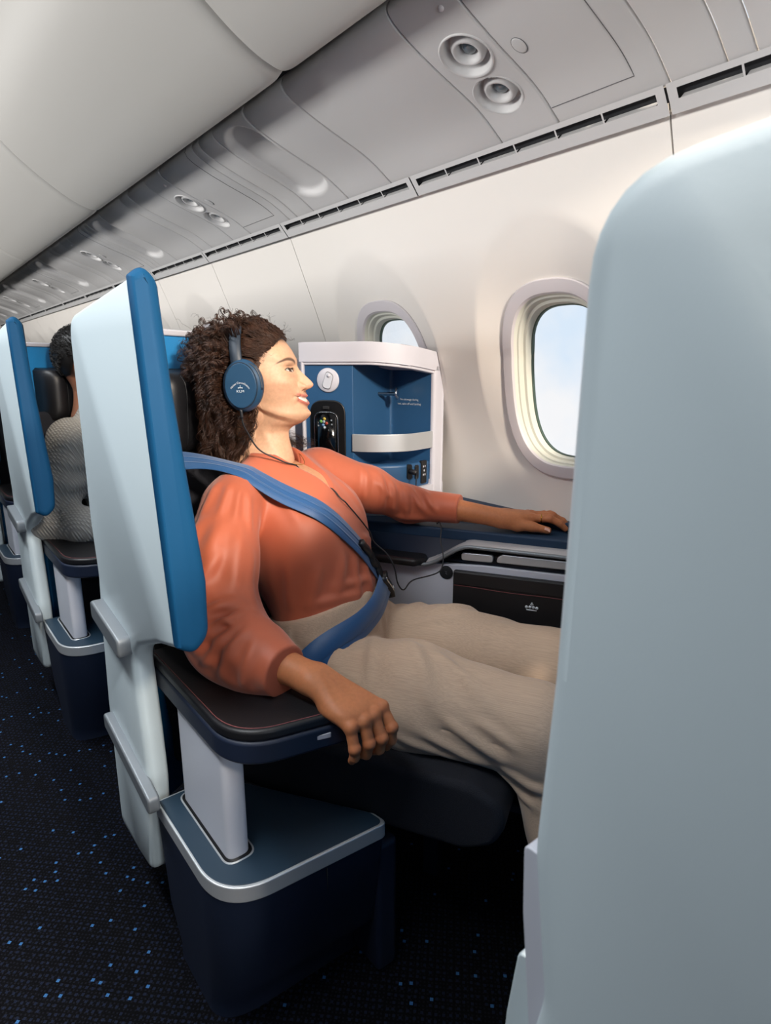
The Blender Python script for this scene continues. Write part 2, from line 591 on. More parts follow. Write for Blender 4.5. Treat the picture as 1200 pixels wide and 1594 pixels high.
    # shadow strip behind the seam
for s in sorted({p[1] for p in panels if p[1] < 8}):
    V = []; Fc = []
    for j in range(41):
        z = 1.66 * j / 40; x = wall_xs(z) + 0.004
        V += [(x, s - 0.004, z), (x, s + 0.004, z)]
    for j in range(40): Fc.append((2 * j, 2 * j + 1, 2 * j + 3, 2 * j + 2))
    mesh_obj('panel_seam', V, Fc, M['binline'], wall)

def make_window(n, wy):
    w = empty('window_%d' % n, (1.28, wy, WIN_Z)); struct(w, 'rounded cabin window with pale bezel')
    def ring(name, spec, m):
        vs, fs = [], []
        for (hw, hh, dx, p) in spec:
            for k in range(NA):
                dy, dz = sup(2 * math.pi * k / NA, hw, hh, p)
                vs.append((win_x(WIN_Z + dz) + dx, wy + dy, WIN_Z + dz))
        for i in range(len(spec) - 1):
            for k in range(NA):
                q = (k + 1) % NA
                fs.append((i * NA + k, i * NA + q, (i + 1) * NA + q, (i + 1) * NA + k))
        o = mesh_obj(name, vs, fs, m, w, True); autosmooth(o, 32)
        return o
    ring('window_bezel', [(0.170, 0.232, 0.006, 2.6), (0.169, 0.231, 0.001, 2.6), (0.166, 0.228, -0.0015, 2.6), (0.147, 0.208, -0.001, 2.65), (0.141, 0.202, 0.000, 2.7), (0.138, 0.199, 0.006, 2.7)], M['bezel'])
    ring('window_reveal', [(0.138, 0.199, 0.006, 2.7), (0.136, 0.197, 0.016, 2.7), (0.132, 0.193, 0.017, 2.7), (0.129, 0.190, 0.032, 2.75), (0.122, 0.184, 0.033, 2.75), (0.119, 0.181, 0.050, 2.75)], M['reveal'])
    ring('window_gasket', [(0.119, 0.181, 0.050, 2.75), (0.1165, 0.1785, 0.051, 2.75), (0.116, 0.178, 0.058, 2.75), (0.10, 0.16, 0.085, 2.75)][:3], M['gasket'])
    vs = [(win_x(WIN_Z + sup(2 * math.pi * k / NA, 0.118, 0.18, 2.75)[1]) + 0.054, wy + sup(2 * math.pi * k / NA, 0.118, 0.18, 2.75)[0], WIN_Z + sup(2 * math.pi * k / NA, 0.118, 0.18, 2.75)[1]) for k in range(NA)]
    zb = 0.853; xb = win_x(0.91) + 0.006
    b = lathe('dimmer_button', [(.0185, -.004), (.0185, .001), (.016, .0025), (.0145, .001), (.0003, .001)], (float(wall_xs(zb)) + .012, wy - .005, zb), (-1, 0, .03), M['bezel'], w, 32)
    lathe('dimmer_mark', [(.009, 0), (.009, .0005), (.0002, .0006)], (float(wall_xs(zb)) + .0107, wy - .005, zb - .003), (-1, 0, .03), M['binline'], b, 20)
    mesh_obj('window_pane', vs, [tuple(range(NA))], M['glass'], w, False)
for i, wy in enumerate(windows_y): make_window(i + 1, wy)

# ------------------------------------------------------------------ overhead bins: doors
def strip_loft(name, prof, y0, y1, m, parent, edge=0.012, drop=0.010, ny=2):
    """sweep an (x, z) profile along y, both ends rolled back by `drop`"""
    P = np.asarray(prof, float)
    T = np.gradient(P, axis=0); T /= np.linalg.norm(T, axis=1)[:, None]
    Nn = np.stack([-T[:, 1], T[:, 0]], 1)          # rotated tangent
    rows = []
    for s, d in ((0, 1.0), (0.1, 0.55), (0.35, 0.18), (0.7, 0.03), (1.0, 0.0)): rows.append((y0 + edge * s, d))
    for k in range(1, ny): rows.append((y0 + (y1 - y0) * k / ny, 0))
    for s, d in ((1.0, 0.0), (0.7, 0.03), (0.35, 0.18), (0.1, 0.55), (0, 1.0)): rows.append((y1 - edge * s, d))
    vs, fs = [], []
    n = len(P)
    for y, d in rows:
        q = P + Nn * (drop * d)
        vs += [(a, y, b) for a, b in q]
    for i in range(len(rows) - 1):
        for j in range(n - 1):
            fs.append((i * n + j, i * n + j + 1, (i + 1) * n + j + 1, (i + 1) * n + j))
    return mesh_obj(name, vs, fs, m, parent, True)
door_prof = catmull([(.630, 1.745), (.630, 1.705), (.622, 1.680), (.602, 1.665), (.565, 1.672), (.52, 1.693), (.475, 1.722), (.43, 1.755), (.385, 1.793), (.345, 1.835), (.312, 1.885), (.288, 1.945), (.272, 2.02), (.262, 2.12), (.258, 2.31)], 4)
door_prof = np.stack([door_prof[:, 0] * 1.06, np.minimum(1.18 + (door_prof[:, 1] - 1.18) * 1.06, 2.31)], 1)
bins_y = [0.22, 1.113, 2.406, 3.70, 4.99, 6.285, 7.58, 8.87, 10.1]
bin_words = ['nearest to the camera', 'over the woman', 'second one aft of the woman', 'third one aft of the woman', 'fourth one aft of the woman', 'fifth one aft of the woman', 'sixth one aft', 'last one aft']
for i in range(len(bins_y) - 1):
    y0, y1 = bins_y[i], bins_y[i + 1]
    b = empty('overhead_bin', (0.45, (y0 + y1) / 2, 1.66))
    tag(b, 'curved grey overhead luggage bin, ' + bin_words[i], 'luggage bin', 'row of overhead luggage bins')
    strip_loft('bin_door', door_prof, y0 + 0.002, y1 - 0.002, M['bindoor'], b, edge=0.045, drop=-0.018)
    box('bin_body', (0.62, (y0 + y1) / 2, 2.05), (0.16, y1 - y0 - 0.06, 0.44), M['dark'], b, bevel=0)

# ------------------------------------------------------------------ passenger service units below the bins
psu_prof = catmull([(.775, 1.792), (.745, 1.775), (.724, 1.752), (.728, 1.734), (.765, 1.713), (.838, 1.685), (.944, 1.648), (1.018, 1.606)], 8)
_seg = np.concatenate([[0], np.cumsum(np.linalg.norm(np.diff(psu_prof, axis=0), axis=1))])
PSU_L = _seg[-1]
def psu_pt(s, up=0.0):
    """point (x, z) at arc length s, moved `up` into the panel"""
    x = np.interp(s, _seg, psu_prof[:, 0]); z = np.interp(s, _seg, psu_prof[:, 1])
    e = 0.004
    dx = np.interp(s + e, _seg, psu_prof[:, 0]) - np.interp(s - e, _seg, psu_prof[:, 0])
    dz = np.interp(s + e, _seg, psu_prof[:, 1]) - np.interp(s - e, _seg, psu_prof[:, 1])
    l = math.hypot(dx, dz) + 1e-12
    return x - dz / l * up, z + dx / l * up
def s_at_x(x):
    k = np.argmin(np.abs(psu_prof[24:, 0] - x)) + 24
    return _seg[k]
def psu_panel(y0, y1, parent, holes=None, scoop=False, m=None):
    y0 += 0.0012; y1 -= 0.0012
    fine = bool(holes) or scoop
    ds = 0.0022 if holes else (0.004 if scoop else 0.012)
    ns = max(8, int(PSU_L / ds)); ny = max(2, int((y1 - y0) / (0.0022 if holes else 0.004))) if fine else 2
    ys = [y0, y0 + 0.0008, y0 + 0.003] + [y0 + 0.003 + (y1 - y0 - 0.006) * k / ny for k in range(1, ny)] + [y1 - 0.003, y1 - 0.0008, y1]
    dr = [0.006, 0.0012, 0.0] + [0.0] * (ny - 1) + [0.0, 0.0012, 0.006]
    vs, keep = [], []
    for i, y in enumerate(ys):
        for j in range(ns + 1):
            s = PSU_L * j / ns
            up = dr[i]; k = True
            if scoop:
                # full-width pull handle: steep inboard end, sloping outboard end
                w = 2 * (y - y0) / (y1 - y0) - 1
                if abs(w) < .90:
                    r_ = .055 * (1 - math.sqrt(1 - (w / .9) ** 2))
                    ta = min(1.0, max(0.0, (s - .085 - r_) / .014)); tb = min(1.0, max(0.0, (.365 - r_ * .8 - s) / .022)); tw = min(1.0, (.90 - abs(w)) / .10)
                    sm_ = lambda t: t * t * (3 - 2 * t)
                    up += .026 * sm_(ta) * sm_(tb) * sm_(tw) * (1 - .45 * (s - .085) / .28)
            if holes:
                for (hs, hy, hr) in holes:
                    if (s - hs) ** 2 + (y - hy) ** 2 < hr * hr: k = False
            x, z = psu_pt(s, up)
            vs.append((x, y, z)); keep.append(k)
    n = ns + 1; fs = []
    for i in range(len(ys) - 1):
        for j in range(ns):
            q = (i * n + j, i * n + j + 1, (i + 1) * n + j + 1, (i + 1) * n + j)
            if holes and not any(keep[t] for t in q): continue
            fs.append(q)
    return mesh_obj('service_panel', vs, fs, m or M['bin'], parent, True)
def reading_lamp(s, y, parent, r=0.046):
    x, z = psu_pt(s); x2, z2 = psu_pt(s, 1.0)
    ax = (-(x2 - x), 0, -(z2 - z))                 # out of the panel, downwards
    o = (x, y, z)
    ring = lathe('lamp_cup', [(r * 1.04, -0.004), (r * 1.05, 0.0008), (r * 1.0, 0.0022), (r * 0.93, -0.001), (r * 0.84, -0.014), (r * 0.74, -0.021), (r * 0.70, -0.021), (r * 0.66, -0.010), (r * 0.56, -0.004), (r * 0.47, -0.005), (r * 0.40, -0.014), (r * 0.33, -0.020)], o, ax, M['bin'], parent, 40, cap=False)
    lathe('lamp_lens', [(r * 0.34, -0.020), (r * 0.26, -0.014), (r * 0.12, -0.011), (0.0005, -0.0105)], o, ax, M['lens'], ring, 24)
    return ring
def vent_strip(y0, y1, parent, slots, gap=0.03):
    """inboard edge of the sidewall with a row of dark air slots"""
    A, B = np.array([1.015, 1.605]), np.array([1.041, 1.574])     # strip cross section, slanting down to the wall
    d = (B - A); nrm = np.array([d[1], -d[0]]) / np.linalg.norm(d) * -1.0
    if nrm[1] > 0: nrm = -nrm
    def P(t, y, o=0.0):
        q = A + d * t + nrm * o
        return (q[0], y, q[1])
    vs, fs = [], []
    def quad(t0, t1, ya, yb, o0=0.0, o1=0.0):
        n = len(vs); vs.extend([P(t0, ya, o0), P(t1, ya, o1), P(t1, yb, o1), P(t0, yb, o0)]); fs.append((n, n + 1, n + 2, n + 3))
    quad(-0.06, 0.18, y0, y1); quad(0.58, 1.1, y0, y1)
    quad(1.1, 1.1, y0, y1, 0, -0.03)
    quad(0.18, 0.58, y0, y0 + gap * .5); quad(0.18, 0.58, y1 - gap * .5, y1)
    L = (y1 - y0 - gap) / slots
    for k in range(1, slots):
        yy = y0 + gap * .5 + L * k
        quad(0.18, 0.58, yy - 0.0016, yy + 0.0016)
    o = mesh_obj('vent_frame', vs, fs, M['bin'], parent, False)
    vs2 = [P(0.16, y0, -0.014), P(0.74, y0, -0.014), P(0.74, y1, -0.014), P(0.16, y1, -0.014)]
    mesh_obj('vent_duct', vs2, [(0, 1, 2, 3)], M['dark'], o, False)
    # slanted blades closing the slots' long sides
    for k in range(slots):
        ya = y0 + gap * .5 + L * k + 0.003; yb = ya + L - 0.006
        n = [P(0.18, ya), P(0.20, ya, -0.013), P(0.20, yb, -0.013), P(0.18, yb)]
        mesh_obj('vent_slot', n + [P(0.58, ya), P(0.56, ya, -0.013), P(0.56, yb, -0.013), P(0.58, yb)], [(0, 1, 2, 3), (4, 7, 6, 5)], M['bin'], o, False)
first = [0.0, 0.347, 0.525, 0.695, 0.785, 0.83, 1.087, 1.22]
other = [0.0, 0.18, 0.264, 0.535, 0.725, 0.775, 0.83, 1.087, 1.22]
psu_words = ['at the right edge', 'above the woman', 'second aft of the woman', 'third aft of the woman', 'fourth aft of the woman', 'fifth aft of the woman', 'last one aft']
for u in range(-1, 6):
    y0 = 0.903 + 1.22 * u
    t = empty('service_unit', (0.86, y0 + 0.61, 1.65))
    tag(t, 'grey underside unit with reading lamps and air slots, ' + psu_words[u + 1], 'service unit', 'reading lamp units under the bins')
    offs = [0.56, 0.757, 0.797, 0.882, 1.087, 1.22] if u == -1 else (first if u == 0 else other)
    hidx = 2 if u == 0 else (3 if u > 0 else None)
    for k in range(len(offs) - 1):
        a, b = y0 + offs[k], y0 + offs[k + 1]
        last = k == len(offs) - 2
        holes = None
        if last:
            yc = (a + b) / 2
            s1, s2 = s_at_x(0.838), s_at_x(0.938)
            holes = [(s1, yc - 0.004, 0.0452), (s2, yc + 0.006, 0.0452)]
        p = psu_panel(a, b, t, holes, scoop=(k == hidx))
        if k == len(offs) - 3:
            # fine groove outlining the removable panel
            yg, sb = a + .045, PSU_L - .035
            gp = [(psu_pt(s_, -.0002)[0], yg, psu_pt(s_, -.0002)[1]) for s_ in np.linspace(.06, sb, 24)]
            xe, ze = psu_pt(sb, -.0002)
            tube('panel_groove', gp + [(xe, b - .004, ze)], .0008, M['binline'], t, 4)
        if last:
            reading_lamp(s1, yc - 0.004, t); reading_lamp(s2, yc + 0.006, t)
            x, z = psu_pt(s_at_x(0.752)); lathe('call_light', [(0.005, -0.002), (0.005, 0.002), (0.003, 0.004), (0.0003, 0.0046)], (x, a + 0.035, z), (-0.35, 0, -0.94), M['bezel'], t, 16)
    # thin oval latch beside the lamps
    yl = y0 + 1.087 - 0.03
    x, z = psu_pt(s_at_x(0.865))
    lathe('latch', [(0.0105, -0.003), (0.0105, 0.0008), (0.009, 0.0012), (0.0003, 0.0013)], (x, yl, z), (-0.33, 0, -0.94), M['bin'], t, 24, sx=1.5, xdir=(1, 0, -.35))
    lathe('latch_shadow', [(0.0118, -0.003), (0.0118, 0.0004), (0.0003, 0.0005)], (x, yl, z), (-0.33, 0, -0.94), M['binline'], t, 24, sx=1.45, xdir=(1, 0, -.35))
    for h in range(2):
        ya = y0 - 0.33 + 0.61 * h
        if ya < -0.05: ya = -0.037 if h == 1 else ya
        if ya < -0.3: continue
        vent_strip(ya + 0.002, ya + 0.61 - 0.002, t, 6)
# dark sheet stands in for the shade between bin doors and service units
o = mesh_obj('gap_shade_sheet', [(.664, 0.22, 1.776), (.664, 9.5, 1.776), (.76, 9.5, 1.81), (.76, 0.22, 1.81), (1.06, 9.5, 1.72), (1.06, 0.22, 1.72)], [(0, 1, 2, 3), (3, 2, 4, 5)], M['dark'], None, False); struct(o, 'dark sheet painting the shade in the gap between bin doors and reading lamp panels')
# ------------------------------------------------------------------ seats
def make_seat():
    t = empty('passenger_seat', (0.55, 1.1, 0))
    # aisle-side privacy shell: pale outer panel, navy front edge across its thickness
    outl = [(1.304, 1.270), (.929, 1.306), (.863, .772), (.95, .738), (1.06, .692), (1.108, .655), (1.100, .60), (1.088, .50), (1.080, .40), (1.095, .29), (1.120, .165), (1.20, .152), (1.345, .142), (1.340, .46), (1.318, .655), (1.298, .765), (1.313, .876), (1.307, 1.0)]
    rad = [.055, 0, 0, .06, .05, .05, .06, .1, .15, .15, .03, .1, .03, .2, .1, .08, .15, .2]
    tmp = prism('tmp', round_poly([(q[0] - (.04 if q in ((.929, 1.306), (.863, .772)) else 0), q[1]) for q in outl], rad, 7), YZ, .28, .322, None, None, bevel=0.013, seg=4)
    dg = bpy.context.evaluated_depsgraph_get()
    base = bpy.data.meshes.new_from_object(tmp.evaluated_get(dg)); bpy.data.objects.remove(tmp)
    bm = bmesh.new(); bm.from_mesh(base)
    bmesh.ops.bisect_plane(bm, geom=bm.verts[:] + bm.edges[:] + bm.faces[:], plane_co=(0, .929, 1.306), plane_no=(0, -.534, .066), clear_outer=True)
    me = bpy.data.meshes.new('shell_panel'); bm.to_mesh(me); bm.free()
    me.polygons.foreach_set('use_smooth', [True] * len(me.polygons)); me.materials.append(M['shell'])
    o = bpy.data.objects.new('shell_panel', me); link(o, t); autosmooth(o, 50)
    fl = lambda z: .929 - (1.306 - z) * .1236
    cross = [(.2802, 1.303), (.300, 1.318), (.319, 1.300), (.322, 1.15), (.330, 1.0), (.338, .86), (.332, .775), (.305, .752), (.2802, .768)]
    cr = round_poly(cross, [.006, .03, .03, .1, .1, .1, .05, .04, .006], 7)
    A_ = np.array(cr); n_ = len(A_)
    T_ = np.roll(A_, -1, 0) - np.roll(A_, 1, 0); T_ /= np.linalg.norm(T_, axis=1)[:, None]
    In = np.stack([T_[:, 1], -T_[:, 0]], 1)
    if ((A_.mean(0) - A_) * In).sum() < 0: In = -In
    In[(A_[:, 0] < .283)] *= np.array([.35, 1.0])
    vs, fs = [], []
    rows = ((.0, .0), (-.006, .0), (-.011, .0015), (-.0150, .0050), (-.0172, .0100), (-.0180, .0150))
    for s_, ins in rows:
        q = A_ + In * ins
        vs += [(x, fl(z) + s_, z) for x, z in q]
    for i in range(len(rows) - 1):
        fs += [(i * n_ + j, i * n_ + (j + 1) % n_, (i + 1) * n_ + (j + 1) % n_, (i + 1) * n_ + j) for j in range(n_)]
    fs.append(tuple(range((len(rows) - 1) * n_, len(rows) * n_)))
    fs.append(tuple(range(n_ - 1, -1, -1)))
    o = mesh_obj('shell_edge', vs, fs, M['navy'], t, True, weld=True); autosmooth(o, 40)
    # inner liner along the stem
    liner = [(1.11, .36), (1.29, .36), (1.27, 1.18), (1.0, 1.18), (.95, .80), (1.10, .72), (1.13, .62)]
    prism('shell_liner', round_poly(liner, .02, 4), YZ, .3215, .3255, M['fabric'], t, bevel=0.001)
    # bumper bars
    def bar(name, a, b, h, out, wrap=True):
        P = [(.279, a[0], a[1]), (.279, b[0], b[1])]
        vs = []
        (y0, z0), (y1, z1) = a, b
        poly = round_poly([(y0, z0 + h / 2), (y1, z1 + h / 2), (y1, z1 - h / 2), (y0, z0 - h / 2)], h * 0.3, 4)
        prism(name, poly, YZ, .280 - out, .285, M['alugrey'], t, bevel=0.005, seg=3)
    bar('bumper_bar', (1.285, .700), (1.102, .676), .040, .024)
    bar('bumper_bar', (1.315, .430), (1.030, .384), .036, .018)
    # aft edge strip and rear lower panel
    strip = [(1.296, .865), (1.3255, .865), (1.323, .81), (1.318, .77), (1.311, .71), (1.312, .62), (1.328, .50), (1.30, .50), (1.280, .765)]
    prism('rear_strip', round_poly(strip, .006, 3), YZ, .292, .316, M['pillar'], t, bevel=0.004)
    rear = [(1.330, .735), (1.349, .728), (1.357, .66), (1.362, .56), (1.368, .30), (1.37, .15), (1.31, .15), (1.31, .60)]
    prism('rear_panel', round_poly(rear, .008, 3), YZ, .325, .352, M['shell'], t, bevel=0.005)
    # back wall behind the seat
    def wallpoly(u0, u1, v0, v1): return [(u0, v0), (u1, v0), (u1, v1), (u0, v1)]
    prism('back_panel', wallpoly(-.372, -.350, -.205, .42), SUV, .16, 1.245, M['skyblue'], t, bevel=0.004)
    prism('back_panel_trim', wallpoly(-.372, -.346, -.205, .42), SUV, 1.245, 1.259, M['frame'], t, bevel=0.004)
    # console base
    trim = [(.288, 1.075), (.289, .776), (.606, .750), (.600, .785), (.41, 1.075)]
    tr = round_poly(trim, [0, .10, .014, .012, 0], 16)
    prism('base_trim', tr, XY, .330, .360, M['alu'], t, bevel=0.0025, seg=2)
    cx_, cy_ = .42, .92
    inner = [(cx_ + (x - cx_) * .965, cy_ + (y - cy_) * .965) for x, y in tr]
    prism('base_top', inner, XY, .352, .3612, M['topteal'], t, bevel=0.0005, seg=1)
    # body tapering to the floor
    up = [(cx_ + (x - cx_) * .985, cy_ + (y - cy_) * .985) for x, y in tr]
    lo = [(.352 + (x - .352) * .93 + .012, 1.0 + (y - 1.0) * .62) for x, y in tr]
    md = [(a[0] * .55 + b[0] * .45, a[1] * .72 + b[1] * .28) for a, b in zip(up, lo)]
    vs = []; n = len(up)
    for (pl, z) in ((up, .332), (md, .13), (lo, .04), (lo, .0)): vs += [(x, y, z) for x, y in pl]
    fs = [tuple(range(n)), tuple(range(4 * n - 1, 3 * n - 1, -1))]
    for k in range(3):
        fs += [(k * n + i, k * n + (i + 1) % n, (k + 1) * n + (i + 1) % n, (k + 1) * n + i) for i in range(n)]
    o = mesh_obj('base_body', vs, fs, M['navydark'], t, True, weld=True); autosmooth(o, 38)
    # seam and hatch line on the base front
    for xs in (.478,):
        tube('base_seam', [(xs, .7615, .326), (xs + .012, .783, .20), (xs + .02, .806, .12)], 0.0012, M['black'], t, 5)
    box('base_block', (.618, .815, .15), (.05, .10, .30), M['navydark'], t, bevel=0.012)
    # pillar
    def stadium(x0, x1, y0, y1, r): return round_poly([(x0, y0), (x1, y0), (x1, y1), (x0, y1)], r, 6)
    prism('pillar_gap', stadium(.330, .381, .838, 1.06, .02), XY, .3605, .3622, M['black'], t, bevel=0)
    prism('pillar_ring', stadium(.327, .384, .835, 1.063, .022), XY, .3600, .3618, M['alu'], t, bevel=0)
    prism('pillar', stadium(.335, .376, .845, 1.055, .016), XY, .36, .60, M['pillar'], t, bevel=0.002)
    # armrest
    arm = [(.325, 1.17), (.326, .782), (.530, .738), (.522, .79), (.43, 1.17)]
    ar = round_poly(arm, [.01, .10, .028, .02, .01], 16)
    prism('armrest_tray', ar, XY, .570, .611, M['navydark'], t, bevel=0.007)
    ar2 = [(.42 + (x - .42) * .985, .95 + (y - .95) * .988) for x, y in ar]
    pad = prism('armrest_pad', ar2, XY, .609, .630, M['leather'], t, bevel=0.009, seg=4)
    st = [(.42 + (x - .42) * .90, .95 + (y - .95) * 0.95, .6303) for x, y in ar][16:46]
    tube('armrest_stitching', st, 0.0008, M['stitch'], pad, 5)
    box('armrest_latch', (.470, .7545, .594), (.03, .008, .010), M['frame'], t, bevel=0.002, rot=-.27)
    # cushion, backrest, headrest
    cs = [(-.26, .33), (.40, .325), (.455, .35), (.475, .395), (.462, .435), (.41, .462), (.1, .468), (-.26, .455)]
    prism('seat_cushion', round_poly(cs, [.02, .06, .05, .04, .04, .05, .1, .03], 6), SUZ, -.245, .245, M['fabric'], t, bevel=0.03, seg=5)
    bk = [(-.20, .40), (-.27, .40), (-.365, 1.02), (-.305, 1.03), (-.215, .70)]
    prism('backrest', round_poly(bk, [.03, .02, .03, .03, .1], 5), SUZ, -.235, .235, M['fabric'], t, bevel=0.03, seg=4)
    # winged headrest: a plump pad with a seam
    def headrest():
        vs, fs = [], []
        nu, nz = 28, 18
        for side in (0, 1):
            for i in range(nu + 1):
                v = -.165 + .33 * i / nu
                for j in range(nz + 1):
                    z = .985 + .19 * j / nz
                    a = abs(v) / .165; b = abs(z - 1.08) / .095
                    e = (max(0.0, 1 - a ** 6) * max(0.0, 1 - b ** 6)) ** 0.4
                    wing = .035 * max(0.0, (a - .45) / .55) ** 1.5
                    top = -.045 * (1 - (z - .985) / .19) * 0.2
                    u = -.352 + (e * (.088 + wing + top) if side else -0.004 * e)
                    vs.append(sw(u, v, z))
        n = nz + 1; off = (nu + 1) * n
        for s in (0, 1):
            for i in range(nu):
                for j in range(nz):
                    q = (s * off + i * n + j, s * off + i * n + j + 1, s * off + (i + 1) * n + j + 1, s * off + (i + 1) * n + j)
                    fs.append(q if s else q[::-1])
        return mesh_obj('headrest', vs, fs, M['leather'], t, True, weld=True)
    h = headrest()
    P = [sw(-.352 + .110 + .003, -.098 - .010 * k / 10, .992 + .172 * k / 10) for k in range(11)]
    P = []
    for k in range(13):
        z = .995 + .165 * k / 12; v = -.105
        a = abs(v) / .165; b = abs(z - 1.08) / .095
        e = ((1 - a ** 6) * max(0.0, 1 - b ** 6)) ** .4
        P.append(sw(-.352 + e * (.088 + .035 * ((a - .45) / .55) ** 1.5 - .009 * (1 - (z - .985) / .19)) + .0006, v, z))
    tube('headrest_seam', P, 0.0016, M['black'], h, 5)
    # underframe leg
    box('seat_leg', (.86, .895, .16), (.035, .045, .32), M['navydark'], t, bevel=0.004, rot=math.atan2(FW[1], FW[0]))
    box('seat_leg', (.62, 1.24, .16), (.035, .045, .32), M['navydark'], t, bevel=0.004, rot=math.atan2(FW[1], FW[0]))
    return t
seat = make_seat()
tag(seat, 'business class seat with navy-edged pale shell that the woman sits in', 'seat', 'business class window seats')
s0 = copy_tree(seat, (0, -PITCH, 0)); tag(s0, 'business class seat whose pale blue shell fills the right foreground', 'seat', 'business class window seats')
s2 = copy_tree(seat, (0, PITCH, 0)); tag(s2, 'business class seat behind the woman, holding the man in grey', 'seat', 'business class window seats')
s3 = copy_tree(seat, (0, 2 * PITCH, 0)); tag(s3, 'farthest business class seat, only a sliver at the left edge', 'seat', 'business class window seats')

# ------------------------------------------------------------------ window side console with storage cabinet
CL, CC, CR = np.array([.88, 1.48]), np.array([1.04, 1.25]), np.array([1.25, 1.29])
def cab(a, z, d=0.0):
    """a: 0..1 along the left face, 1..2 along the right face; d into the cabinet"""
    if a <= 1: p = CL + (CC - CL) * a
    else: p = CC + (CR - CC) * (a - 1)
    n1 = np.array([CC[1] - CL[1], -(CC[0] - CL[0])]); n1 /= np.linalg.norm(n1)     # inwards? fixed below
    n2 = np.array([CR[1] - CC[1], -(CR[0] - CC[0])]); n2 /= np.linalg.norm(n2)
    if n1 @ np.array([.3, .3]) < 0: n1 = -n1
    if n2 @ np.array([.1, .3]) < 0: n2 = -n2
    w = min(1.0, max(0.0, (a - .8) / .4)); n = n1 * (1 - w) + n2 * w; n /= np.linalg.norm(n)
    p = p + n * d
    return np.array([p[0], p[1], z])
# rounded front path of the cabinet
_fp = catmull([CL, CL + (CC - CL) * .4, CL + (CC - CL) * .72, CC + np.array([.018, .022]), CC + (CR - CC) * .33, CC + (CR - CC) * .7, CR], 8)
_fl = np.concatenate([[0], np.cumsum(np.linalg.norm(np.diff(_fp, axis=0), axis=1))]); FPL = _fl[-1]
def fpath(s, d=0.0):
    """point of the cabinet front at arc length s, set back by d"""
    x = np.interp(s, _fl, _fp[:, 0]); y = np.interp(s, _fl, _fp[:, 1]); e = .012
    tx = np.interp(s + e, _fl, _fp[:, 0]) - np.interp(s - e, _fl, _fp[:, 0]); ty = np.interp(s + e, _fl, _fp[:, 1]) - np.interp(s - e, _fl, _fp[:, 1])
    l = math.hypot(tx, ty); n = np.array([-ty, tx]) / l
    return np.array([x, y]) + n * d
def top_z(s): return 1.243 - .030 * max(0.0, (s - .20) / (FPL - .20)) ** 1.3
def skin(name, srange, zfun0, zfun1, d0, d1, m, parent, ns=40, nz=8, bevel=0.0, thick=None):
    """curved slab following the cabinet front between d0 and d1"""
    vs, fs = [], []
    ss = np.linspace(srange[0], srange[1], ns + 1)
    for s in ss:
        for d in (d0, d1):
            p = fpath(s, d)
            z0, z1 = zfun0(s), zfun1(s)
            vs += [(p[0], p[1], z0), (p[0], p[1], z1)]
    for i in range(ns):
        a, b = i * 4, (i + 1) * 4
        fs += [(a, a + 1, b + 1, b), (a + 2, b + 2, b + 3, a + 3), (a + 1, a + 3, b + 3, b + 1), (a, b, b + 2, a + 2)]
    fs += [(0, 2, 3, 1), (ns * 4, ns * 4 + 1, ns * 4 + 3, ns * 4 + 2)]
    return mesh_obj(name, vs, fs, m, parent, True, bevel, 3, weld=True, angle=50)
K = lambda z: (lambda s: z)
